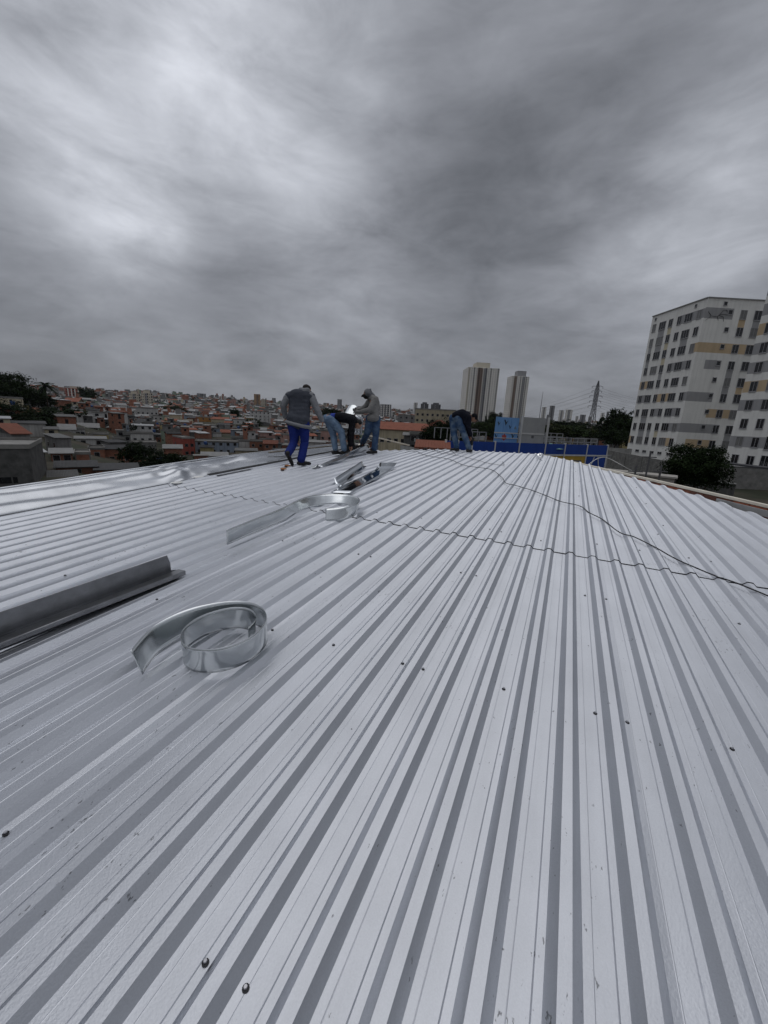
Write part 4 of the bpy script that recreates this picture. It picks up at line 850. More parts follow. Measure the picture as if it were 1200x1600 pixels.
# ------------------------------------------------------------------ power pylon, its lines and a mast
def pylon():
    d = 330; base = at(930, 660, d); top = at(935.5, 595, d); zb = ground(base.x, base.y) - 1; h = top.z - zb
    root = thing('power_pylon', 'steel lattice power pylon with six cross arms', 'pylon', (top.x, top.y, zb), az_rot(base) + .5)
    m = mat('galvanised lattice', (.12, .125, .135), rough=.6, metal=.4)
    def hw(z): return .95 + 2.2 * max(0, 1 - z / (h * .6)) ** 1.1 if z < h * .6 else .95 - .8 * max(0, (z - h * .86) / (h * .14))
    def ring(z): w = hw(z); return [Vector((w, w, z)), Vector((-w, w, z)), Vector((-w, -w, z)), Vector((w, -w, z))]
    zs = [0, h * .14, h * .26, h * .36, h * .45, h * .53, h * .6, h * .66, h * .72, h * .78, h * .84, h * .9, h * .95, h]
    for k in range(4):
        leg = MB()
        for a, b in zip(zs, zs[1:]): leg.bar(ring(a)[k], ring(b)[k], .3)
        leg.build('leg', m, root)
    br = MB()
    for a, b in zip(zs, zs[1:]):
        A_, B2_ = ring(a), ring(b)
        for k in range(4): br.bar(A_[k], B2_[(k + 1) % 4], .14); br.bar(A_[(k + 1) % 4], B2_[k], .14); br.bar(B2_[k], B2_[(k + 1) % 4], .14)
    br.build('bracing', m, root)
    arms = []
    for z, ln in ((h * .60, 4.6), (h * .68, 4.2), (h * .76, 4.6), (h * .84, 3.6), (h * .91, 3.9)):
        for sx in (-1, 1):
            e = Vector((sx * ln, 0, z)); a = MB(); a.bar((0, .4, z), e, .16); a.bar((0, -.4, z), e, .16); a.bar((0, 0, z + 1.5), e, .12); a.build('cross_arm', m, root)
            MB().tube([e, e - UP * 1.1], .13, 6).build('insulator', M_TD, root)
            arms.append(e - UP * 1.1)
    rot = Matrix.Translation(root.location) @ Matrix.Rotation(root.rotation_euler.z, 4, 'Z')
    lm = mat('power line wire', (.05, .05, .055), rough=.5, metal=.5)
    lft, rgt = at(760, 655, 900) , at(1080, 640, 420)
    for i, e in enumerate(arms):
        p = rot @ e
        for tgt, sag, nm in ((Vector((lft.x, lft.y, 0)), 9, 'left'), (Vector((rgt.x, rgt.y, 0)), 4, 'right')):
            q = tgt + (p - Vector((root.location.x, root.location.y, 0))) * .9; q.z = p.z - (4 if nm == 'left' else 3)
            pts = [p.lerp(q, t / 14) - UP * (sag * 4 * (t / 14) * (1 - t / 14)) for t in range(15)]
            o = MB().tube(pts, .04, 4, caps=False).build('power_line', lm)
            tier = ['lowest', 'fourth', 'middle', 'second', 'topmost'][i // 2]
            tag(o, f'{tier} power line on the {"near" if i % 2 else "far"} side, running {nm} from the pylon', 'power line', 'power lines on the pylon')
pylon()
mb_ = at(845, 655, 140); mt = at(848.5, 612, 140)
tag(MB().tube([Vector((mt.x, mt.y, ground(mt.x, mt.y) - 1)), Vector((mt.x, mt.y, mt.z - 3)), mt], [.14, .08, .04], 6).build('antenna_mast', M_TD), 'thin antenna mast standing behind the grey board', 'mast')

# ------------------------------------------------------------------ blue and yellow building
def blue_building():
    ZT = -1.30
    a, b = atz(697, 688.5, ZT), atz(953, 696.5, ZT); d = b - a; ln = d.length; d.normalize(); n = Vector((d.y, -d.x, 0)); n = n if n.dot(-a) > 0 else -n
    root = thing('painted_building', 'blue and yellow painted building with white posts beyond the roof', 'building', (a.x, a.y, -11))
    F = Face(root, a, d, n)
    mB = mat('cobalt blue wall paint', (.012, .05, .26), rough=.7, var=.15, vscale=.6, streak=.25); mY = mat('mustard wall paint', (.42, .27, .04), rough=.7, var=.15, vscale=.6, streak=.25); mW = mat('white trim paint', (.55, .55, .54), rough=.7, var=.12, streak=.2)
    F.box('wall', 0, ln, -11, ZT - .95, -8, -.02, mat('pale building wall', (.35, .35, .34), var=.2, streak=.3))
    def u_of(px, z=ZT): 
        r = ray(px, 692); t = a.dot(n) / r.dot(n); return (r * t - a).dot(d)
    posts = [697, 716, 738, 774, 812, 853, 884, 919, 951]; us = [u_of(p) for p in posts]
    for u0, u1 in zip(us, us[1:]):
        F.box('blue_panel', u0 + .05, u1 - .05, ZT - .92, ZT, -.10, .0, mB)
    for k, u in enumerate(us): F.box('post', u - .05, u + .05, ZT - 3.2, ZT + (.1 if k not in (4, 5) else 2.3), -.12, .05, mW)
    F.box('trim_rail', us[0], us[-1], ZT - 1.06, ZT - .93, -.1, .03, mW)
    for u0, u1, m in ((us[0], us[3], mB), (us[3], us[5], mY), (us[5], us[6], mY), (us[6], us[7], mY), (us[7], us[8], mB)):
        F.box('lower_panel', u0 + .05, u1 - .05, ZT - 3.2, ZT - 1.07, -.1, -.004, m)
    X = F.mx(); zz = ZT + 11
    um = (us[7] + us[8]) / 2
    for s in (-1, 1): MB().bar(X @ Vector((um + s * .25, .01, zz - 1.1)), X @ Vector((um + s * .9, .01, zz - 3.1)), .02, .09).build('brace', mW, root)
    F.box('vent', us[6] + .5, us[7] - .55, ZT - 1.75, ZT - 1.45, -.05, .012, M_TD)
    # railings of the deck behind
    def railing(u0, u1, back, n_, z0, z1, nrail):
        rl = MB()
        for k in range(nrail): z = z0 + (z1 - z0) * (k + 1) / nrail; rl.box(u0, u1, -back - .03, -back + .03, z - .03 + 11, z + .03 + 11, X)
        rl.build('deck_rail', M_FRAME, root)
        for k in range(n_ + 1): u = u0 + (u1 - u0) * k / n_; MB().box(u - .03, u + .03, -back - .03, -back + .03, z0 + 11, z1 + 11, X).build('rail_post', M_FRAME, root)
    railing(us[5] + .2, us[8] + .3, 1.5, 9, ZT - .2, ZT + .55, 2); railing(us[5] + .2, us[8] + 1.0, 6.5, 10, ZT - .2, ZT + .85, 3)
    railing(us[1], us[3] - .1, 1.2, 5, ZT - .2, ZT + .75, 2); railing(us[2], us[4], 6.0, 7, ZT - .1, ZT + .9, 1)
    F.box('deck', us[0], us[-1] + 1, ZT - 1.2, ZT - .95, -8, -.12, mat('grey deck', (.18, .18, .18), var=.3))
    # mural board
    mu = thing('mural_board', 'light blue mural board with bird shapes and a red flower', 'mural', (a.x, a.y, -11)); FM = Face(mu, a, d, n)
    mS = mat('sky blue mural paint', (.15, .31, .58), rough=.8, var=.2, vscale=1.2)
    u0, u1 = us[3] + .04, us[4] - .06; h1 = 2.08; w3 = (u1 - u0) / 3
    for k in range(3):
        FM.box('panel', u0 + w3 * k + .02, u0 + w3 * (k + 1) - .02, ZT + .83, ZT + h1, -.35, -.30, mS); FM.box('panel', u0 + w3 * k + .02, u0 + w3 * (k + 1) - .02, ZT - .02, ZT + .75, -.35, -.30, mS)
    FM.box('frame_rail', u0, u1, ZT + .75, ZT + .83, -.36, -.28, mW); FM.box('frame_rail', u0, u1, ZT + .33, ZT + .38, -.28, -.24, mW)
    def shape(name, pts, m):
        mb = MB(); XX = FM.mx(); mb.add([XX @ Vector((u0 + p[0] * (u1 - u0), -.296, ZT + 11 + p[1])) for p in pts], [tuple(range(len(pts)))]); o = mb.build(name, m, mu); solid(o, .006)
    dk = mat('dark mural figure', (.03, .045, .06), rough=.8); rd = mat('red mural flower', (.35, .07, .06), rough=.8)
    for cx, cz, s in ((.13, 1.5, 1), (.42, 1.6, 1.5), (.62, 1.25, 1), (.07, .45, 1.1), (.78, .5, 1.4)):
        shape('painted_bird', [(cx, cz - .14 * s), (cx + .03 * s, cz - .02 * s), (cx + .07 * s, cz + .18 * s), (cx + .015 * s, cz + .04 * s), (cx - .02 * s, cz + .2 * s), (cx - .05 * s, cz + .16 * s), (cx - .015 * s, cz)], dk)
    shape('painted_flower', [(.42 + .12 * math.cos(t * PI / 6) * (1 if t % 2 else .72), .42 + .30 * math.sin(t * PI / 6) * (1 if t % 2 else .72)) for t in range(12)], rd)
    shape('painted_shape', [(.80, 1.15), (.92, 1.15), (.86, 1.42)], mat('grey mural figure', (.16, .22, .26), rough=.8))
    gb = thing('grey_board', 'plain grey panelled board with small dark opening beside the mural', 'board', (a.x, a.y, -11)); FG = Face(gb, a, d, n)
    mG = mat('light grey board', (.33, .335, .335), rough=.85, var=.12, vscale=2, streak=.15)
    u0, u1 = us[4] + .06, us[5] - .06
    for z0_, z1_ in ((ZT + .86, ZT + 2.2), (ZT, ZT + .74)): FG.box('panel', u0, u1, z0_, z1_, -.34, -.29, mG)
    FG.box('frame_rail', u0, u1, ZT + .74, ZT + .86, -.35, -.26, mW)
    FG.box('opening', (u0 + u1) / 2 - .02, (u0 + u1) / 2 + .28, ZT + .42, ZT + .66, -.3, -.286, M_TD)
    t = at(862, 686, 40); tp = thing('parasol', 'small pale green parasol behind the deck railing', 'parasol', (t.x, t.y, -2.5))
    MB().lathe([(1.3, .75), (.5, 1.05), (.03, 1.2)], 8).build('canopy', mat('pale green cloth', (.22, .38, .33), var=.15), tp); MB().tube([(0, 0, -.5), (0, 0, 1.1)], .03, 6).build('pole', M_FRAME, tp)
blue_building()

# ------------------------------------------------------------------ walls, yard and bush between roof and apartment blocks
def wall_thing(label, p0, p1, zt, zb, th, m, cap=None, posts=0, name='boundary_wall'):
    r = thing(name, label, 'wall', (p0.x, p0.y, zb)); q = Vector((p1.x - p0.x, p1.y - p0.y, 0)); h = zt - zb
    MB().bar(Vector((0, 0, h / 2)), q + UP * h / 2, th, h).build('wall', m, r)
    if cap: MB().bar(UP * (h + .05), q + UP * (h + .05), th + .1, .10).build('coping', cap, r)
    for k in range(posts): p = q * (k + .5) / posts; MB().box(p.x - .16, p.x + .16, p.y - .16, p.y + .16, 0, h + .02).build('pier', m, r)
    return r
M_BLOCK = brick_mat('grey concrete block', (.15, .148, .14), (.20, .196, .185), (.10, .10, .095), bw=.42, rh=.21, ms=.014)
wall_thing('long dark block wall below the white apartment block', atz(950, 703, -3.0), atz(1056, 723, -3.0), -3.0, -9, .25, M_BLOCK, posts=4)
wall_thing('pale low retaining wall at the foot of the white apartment block', atz(944, 699, -3.2), atz(1010, 703, -3.2) , -3.2, -6, .3, mat('pale retaining wall', (.34, .335, .32), var=.3, streak=.4))
wall_thing('rough stone wall right of the round dark bush', atz(1118, 728, -3.6), atz(1260, 736, -3.6), -3.6, -9, .4, mat('rough grey stone', (.21, .205, .195), var=.6, vscale=1.6, bump=.8, bscale=4), cap=M_TD)
wall_thing('low yard wall in front of the dark bush', atz(1050, 747, -4.2), atz(1150, 757, -4.2), -4.2, -9, .25, M_CONC, cap=mat('pale coping', (.3, .3, .29), var=.2))
p = at(1190, 728, 45)
tag(MB().bar(at(1120, 722, 46), at(1260, 738, 40), 1.6, .12).build('yard_canopy', mat('dark sheet canopy', (.05, .05, .055), var=.3)), 'dark sheet canopy under the right apartment block', 'canopy')
q = at(1000, 741, 26); tag(MB().box(-1.6, 1.6, -.6, .6, -3.5, 0, Matrix.Translation(q) @ Matrix.Rotation(-.2, 4, 'Z')).box(-1.7, 1.7, -.7, .7, .004, .09, Matrix.Translation(q) @ Matrix.Rotation(-.2, 4, 'Z')).build('yard_shed', mat('pale shed wall', (.36, .34, .31), var=.3, streak=.5)), 'pale flat roofed shed behind the cream rail', 'shed')
for k, (px_, yt, yb, d_) in enumerate(((1017, 705, 770, 24), (995, 727, 770, 22), (1034, 727, 770, 23))):
    a_, b_ = at(px_ , yt, d_), at(px_, yb, d_)
    tag(MB().tube([Vector((a_.x, a_.y, b_.z - 6)), a_], .045, 6).bar(a_ - UP * .3 - RGT * .35, a_ - UP * .3 + RGT * .35, .05).build('utility_pole', M_TD), ['tall thin pole in front of the block wall', 'left short pole beside the pale shed', 'right short pole beside the pale shed'][k], 'pole')
pw = [at(918, 727, 20), at(935, 716, 21), at(950, 716, 22), at(975, 729, 22), at(998, 742, 23)]
tag(MB().tube(smooth_path(pw, 6), .016, 6).build('white_hose', mat('white hose', (.6, .6, .58))), 'thin white hose arching beyond the cream rail', 'hose')
a_, b_ = at(586, 683, 14.5), at(640, 696, 14.0); tag(MB().bar(a_ - (b_ - a_) * .7, b_, .05, .04).build('handrail', M_CREAM), 'pale sloping handrail beyond the roof behind the workers', 'handrail')
a_, b_ = at(553, 703, 13.0), at(569, 688, 14.6); tag(MB().bar(a_, b_, .045, .04).build('rail_brace', M_CREAM), 'short diagonal pale brace behind the hooded worker', 'brace')
# ------------------------------------------------------------------ trees
def leaf_mat(name, c, c2):
    if name in MATS: return MATS[name]
    m = mat(name, c, rough=.75, var=.45, vscale=2.5, col2=c2, rnd=.25, spec=.04); return m
M_LEAF = [leaf_mat('dark evergreen leaves', (.010, .017, .007), (.016, .026, .010)), leaf_mat('mid green leaves', (.018, .030, .011), (.028, .042, .015)), leaf_mat('olive green leaves', (.028, .038, .014), (.040, .050, .019))]
M_BARK = mat('brown bark', (.06, .045, .033), rough=.95, var=.4, bump=.6, bscale=12)
def crown_mesh(seed, n_cl=90, per=42, leaf=.085, flat=.85):
    """unit crown (radius about 1): clumps of small leaf quads over an uneven outline with gaps"""
    r = random.Random(seed); mb = MB()
    for i in range(n_cl):
        d = Vector((r.gauss(0, 1), r.gauss(0, 1), r.gauss(0, 1))).normalized(); k = .62 + .38 * noise.noise(d * 1.7 + Vector((seed, 0, 0))) * 1.3
        c = d * (r.random() ** .45) * (k + .35); c.z *= flat
        if c.z < -.62: c.z *= .6
        cr = r.uniform(.13, .27)
        for j in range(per):
            o = Vector((r.gauss(0, 1), r.gauss(0, 1), r.gauss(0, .8))).normalized() * cr * r.random() ** .4; p = c + o
            nn = (o.normalized() + Vector((r.uniform(-.7, .7), r.uniform(-.7, .7), r.uniform(-.2, .9)))).normalized()
            a = nn.cross(Vector((r.random() - .5, r.random() - .5, r.random() - .5))).normalized(); b = nn.cross(a); s = leaf * r.uniform(.6, 1.3)
            mb.add([p - a * s * .5, p + b * s * .32, p + a * s * .6, p - b * s * .32], [(0, 1, 2, 3)])
    return mb
def DS(d): return lerp_tab([(0, 1.0), (35, 1.0), (38, 1.75), (150, 1.75), (280, 1.3), (600, 1.0)], d)
CROWNS = [[None] * 3 for _ in range(5)]
def crown_get(v, k, dense=False):
    if CROWNS[v][k] is None: CROWNS[v][k] = crown_mesh(11 + v, *((420, 62, .062) if v >= 3 else (130, 40, .11))).mesh('crown', M_LEAF[k])
    return CROWNS[v][k]
TRUNK = None
def trunk_mesh():
    global TRUNK
    if TRUNK is None:
        mb = MB(); mb.tube([(0, 0, -.3), (.02, .01, .3), (-.02, .03, .65), (0, 0, 1.0)], [.09, .065, .055, .04], 8)
        for k in range(5):
            a = k * 1.3; mb.tube([(0, 0, .6 + .06 * k), (.25 * math.cos(a), .25 * math.sin(a), .95 + .05 * k), (.45 * math.cos(a), .45 * math.sin(a), 1.3 + .05 * k)], [.04, .026, .012], 6)
        TRUNK = mb.mesh('trunk', M_BARK, True)
    return TRUNK
def tree(label, px_, py_, d, rx, rzz, kind=0, v=None, group='trees among the houses', name='tree'):
    """py_ is where the middle of the crown is seen"""
    fs = DS(d); d *= fs; rx *= fs; rzz *= fs; c = at(px_, py_, d); g = ground(c.x, c.y); v = random.randrange(3) if v is None else v
    th = max(.6, c.z - rzz * .6 - g)
    root = thing(name, label, 'tree', (c.x, c.y, min(g, c.z - rzz - .4)), random.random() * 6, group)
    t = link('trunk', trunk_mesh(), root); hh = c.z - root.location.z; t.scale = (hh * .55, hh * .55, hh * .7) if hh < 4 else (2.0, 2.0, hh * .7)
    o = link('crown', crown_get(v, kind), root, loc=(0, 0, hh)); o.scale = (rx, rx, rzz)
    return root
tree('round dark bush tree between the block wall and the right apartment block', 1086, 731, 30, 1.8, 1.6, 0, 3, None)
tree('dark green tree beyond the roof, left of the lone worker', 688, 681, 42, 2.1, 2.0, 0, 4, None)
tree('biggest dark tree on the left hilltop edge', 6, 614, 105, 5.0, 4.6, 0, 3, 'dark trees on the left slope')
tree('dark tree filling the left picture edge below the biggest tree', 0, 650, 92, 4.6, 2.8, 0, 4, 'dark trees on the left slope')
tree('dark tree between the biggest tree and the palm', 42, 622, 130, 3.6, 2.6, 0, 0, 'dark trees on the left slope')
tree('dark tree under the tall palm', 64, 626, 135, 3.2, 2.2, 0, 1, 'dark trees on the left slope')
tree('dark bushes below the orange hip roof house', 62, 655, 100, 4.8, 2.0, 0, 2, 'dark trees on the left slope')
tree('dark bushes below the white gabled brick house', 98, 648, 120, 5.4, 2.4, 0, 0, 'dark trees on the left slope')
tree('dark tree beside the striped tower', 137, 621, 420, 9, 9, 0, 1)
tree('dark tree beside the brick house row at left', 219, 716, 60, 2.4, 2.2, 0, 1)
tree('low dark tree just behind the left capping', 260, 725, 52, 2.6, 1.6, 0, 2)
tree('tall dark tree in the middle of the houses', 387, 677, 150, 3.3, 4.4, 0, 0)
tree('round dark tree before the arched roof', 399, 664, 210, 4.2, 3.2, 0, 1)
tree('dark tree right of the arched roof', 435, 668, 190, 3.6, 4.0, 0, 2)
tree('tree by the pale grey wall under the hilltop', 366, 646, 300, 4.2, 4.0, 0, 0)
tree('broad dark tree left of the orange building', 269, 642, 330, 9, 4.2, 0, 1)
tree('dark tree seen over the back of the bent worker', 515, 646, 190, 7.0, 2.6, 0, 2)
tree('green tree at the foot of the tall white tower', 760, 670, 120, 5.0, 3.0, 1, 0, 'trees behind the blue building')
tree('green tree left of the mural board', 772, 664, 135, 3.6, 4.6, 0, 1, 'trees behind the blue building')
tree('second green tree at the foot of the tall white tower', 742, 672, 110, 3.8, 2.4, 1, 2, 'trees behind the blue building')
for k, (px_, py_, d, rx, rzz, kd, lb) in enumerate([(868, 673, 100, 3.6, 2.2, 2, 'olive tree just right of the grey board'), (890, 675, 105, 4.5, 1.8, 1, 'wide green tree behind the deck railing'), (905, 668, 160, 4.5, 2.2, 0, 'dark tree rising behind the wide green tree'), (885, 664, 190, 7, 2.2, 0, 'dark long tree line under the white pair of towers'), (938, 675, 120, 3.6, 2.2, 2, 'olive tree left of the pylon foot trees'), (960, 668, 95, 3.8, 4.0, 0, 'dark tree nearest the left edge of the white apartment block'), (976, 672, 85, 2.4, 3.2, 0, 'slim dark tree touching the white apartment block'), (963, 684, 80, 2.6, 1.6, 0, 'low dark tree at the foot of the apartment block'), (920, 678, 110, 3.0, 1.4, 2, 'low olive tree behind the blue wall end')]):
    tree(lb, px_, py_, d, rx, rzz, kd, k % 3, 'trees behind the blue building')
def palm():
    d = 230; c = at(70, 602, d); g = ground(c.x, c.y)
    root = thing('palm_tree', 'tall palm standing against the sky on the left slope', 'palm', (c.x, c.y, g))
    MB().tube([(0, 0, 0), (.15, 0, (c.z - g) * .5), (0, 0, c.z - g)], [.3, .22, .2], 8).build('trunk', M_BARK, root, smooth=True)
    for k in range(22):
        a = k * 2.4; el = .9 - (k % 6) * .28; rows = []
        fr = MB(); L_ = 4.4; prev = None; ps = []
        for i in range(8):
            t = i / 7; ps.append(Vector((math.cos(a) * L_ * t * math.cos(el * (1 - t)), math.sin(a) * L_ * t * math.cos(el * (1 - t)), L_ * (math.sin(el) * t - .55 * t * t) + .0)))
        s = Vector((-math.sin(a), math.cos(a), 0))
        for i in range(7):
            for sg in (-1, 1):
                w = .6 * math.sin(min(1, (i + 1) / 5) * PI * .6); p, q = ps[i], ps[i + 1]
                fr.add([p, q, q + s * sg * w - UP * .18, p + s * sg * w * .9 - UP * .22], [(0, 1, 2, 3)])
        fr.build('frond', M_LEAF[0], root, loc=(0, 0, c.z - g))
palm()

# ------------------------------------------------------------------ houses
M_TILE = ribbed_mat('red clay tile roof', (.19, .068, .042), .22, rnd=.3); M_TILE2 = ribbed_mat('old brown tile roof', (.17, .075, .05), .22, rnd=.3); M_FIB = ribbed_mat('grey fibre cement roof', (.16, .16, .157), .18, rnd=.6, axis=0); M_FIBD = ribbed_mat('blackened fibre cement roof', (.045, .045, .046), .18, rnd=.4)
M_SLAB = mat('rain stained slab', (.17, .165, .155), rough=.95, var=.5, vscale=.6, rnd=.25)
M_ZINC = mat('pale metal sheet roof', (.30, .305, .31), rough=.6, var=.25, vscale=.8, rnd=.2)
WALL = {'brick': brick_mat('bare hollow brick', (.20, .072, .042), (.27, .10, .058), (.20, .16, .13), bw=.4, rh=.22, ms=.02, rnd=.25), 'grey': mat('grey cement render', (.155, .152, .147), var=.45, vscale=.5, streak=.5, rnd=.3), 'white': mat('old white paint', (.41, .405, .39), var=.25, vscale=.5, streak=.5, rnd=.2), 'cream': mat('cream paint', (.40, .35, .25), var=.25, vscale=.5, streak=.45, rnd=.2),
        'yellow': mat('yellow paint', (.34, .28, .14), var=.25, vscale=.5, streak=.45, rnd=.15), 'blue': mat('pale blue grey paint', (.20, .235, .285), var=.25, vscale=.5, streak=.4, rnd=.15), 'pink': mat('faded pink paint', (.34, .21, .18), var=.25, vscale=.5, streak=.4, rnd=.15), 'green': mat('pale green paint', (.21, .26, .20), var=.25, vscale=.5, streak=.4, rnd=.15),
        'red': mat('brick red paint', (.27, .065, .048), var=.25, vscale=.5, streak=.5), 'orange': mat('orange paint', (.36, .17, .05), var=.25, vscale=.5, streak=.35), 'concrete': M_CONC, 'slate': mat('dark grey render', (.085, .087, .09), var=.4, vscale=.5, streak=.4)}
WORD = {'brick': 'bare brick', 'grey': 'grey cement', 'white': 'white', 'cream': 'cream', 'yellow': 'yellow', 'blue': 'blue grey', 'pink': 'faded pink', 'green': 'pale green', 'red': 'brick red', 'orange': 'orange', 'concrete': 'raw concrete', 'slate': 'dark grey'}
ROOF = {'slab': M_SLAB, 'tile': M_TILE, 'brown': M_TILE2, 'fib': M_FIB, 'dark': M_FIBD, 'zinc': M_ZINC, 'shed': M_FIB, 'sheddark': M_FIBD, 'hip': M_TILE, 'arch': M_FIB}
RWORD = {'slab': 'flat slab roof', 'tile': 'red tiled gable roof', 'brown': 'brown tiled roof', 'fib': 'grey gable roof', 'dark': 'blackened gable roof', 'zinc': 'pale sheet roof', 'shed': 'grey lean-to roof', 'sheddark': 'blackened lean-to roof', 'hip': 'orange hipped tile roof', 'arch': 'arched roof'}
M_TANK = mat('blue water tank', (.025, .07, .20), rough=.5); M_TANKG = mat('grey water tank', (.22, .22, .22), rough=.6)
def roof_mb(kind, w, dp, h):
    mb = MB(); o = .35
    x0, x1, y0, y1 = -w / 2 - o, w / 2 + o, -dp / 2 - o, dp / 2 + o
    if kind == 'slab':
        mb.box(-w / 2 - .1, w / 2 + .1, -dp / 2 - .1, dp / 2 + .1, h + .003, h + .18)
        for a, b, c, d in ((-w / 2 - .1, w / 2 + .1, -dp / 2 - .1, -dp / 2 + .05), (-w / 2 - .1, w / 2 + .1, dp / 2 - .05, dp / 2 + .1), (-w / 2 - .1, -w / 2 + .05, -dp / 2 + .051, dp / 2 - .051), (w / 2 - .05, w / 2 + .1, -dp / 2 + .051, dp / 2 - .051)): mb.box(a, b, c, d, h + .182, h + .55)
    elif kind in ('shed', 'sheddark', 'zinc'):
        r = .4
        mb.add([(x0, y0, h + .05), (x1, y0, h + .05), (x1, y1, h + .05 + r), (x0, y1, h + .05 + r), (x0, y0, h + .17), (x1, y0, h + .17), (x1, y1, h + .17 + r), (x0, y1, h + .17 + r)], [(3, 2, 1, 0), (4, 5, 6, 7), (0, 1, 5, 4), (1, 2, 6, 5), (2, 3, 7, 6), (3, 0, 4, 7)])
    elif kind == 'hip':
        r = min(w, dp) * .26; k = min(w, dp) * .45
        mb.add([(x0, y0, h), (x1, y0, h), (x1, y1, h), (x0, y1, h), (x0 + k, 0, h + r), (x1 - k, 0, h + r), (x0, y0, h + .1), (x1, y0, h + .1), (x1, y1, h + .1), (x0, y1, h + .1)], [(3, 2, 1, 0), (0, 1, 7, 6), (1, 2, 8, 7), (2, 3, 9, 8), (3, 0, 6, 9), (6, 7, 5, 4), (8, 9, 4, 5), (7, 8, 5), (9, 6, 4)])
    elif kind == 'arch':
        rows = []
        for i in range(13):
            t = i / 12; y = y0 + (y1 - y0) * t; x_ = [(x0 + (x1 - x0) * k / 12, h + .05 + w * .2 * math.sin(PI * k / 12)) for k in range(13)]; rows.append([(x, y, z) for x, z in x_])
        mb.grid(rows); mb.add([(x, y0 + .02, z) for x, z in x_] , [tuple(reversed(range(13)))])
    else:
        r = dp * .16
        mb.add([(x0, y0, h), (x1, y0, h), (x1, 0, h + r), (x0, 0, h + r), (x1, y1, h), (x0, y1, h), (x0, y0, h + .14), (x1, y0, h + .14), (x1, 0, h + r + .14), (x0, 0, h + r + .14), (x1, y1, h + .14), (x0, y1, h + .14)],
               [(3, 2, 1, 0), (5, 4, 2, 3), (6, 7, 8, 9), (9, 8, 10, 11), (0, 1, 7, 6), (4, 5, 11, 10), (1, 2, 8, 7), (2, 4, 10, 8), (3, 0, 6, 9), (5, 3, 9, 11)])
    return mb
HOUSES = []
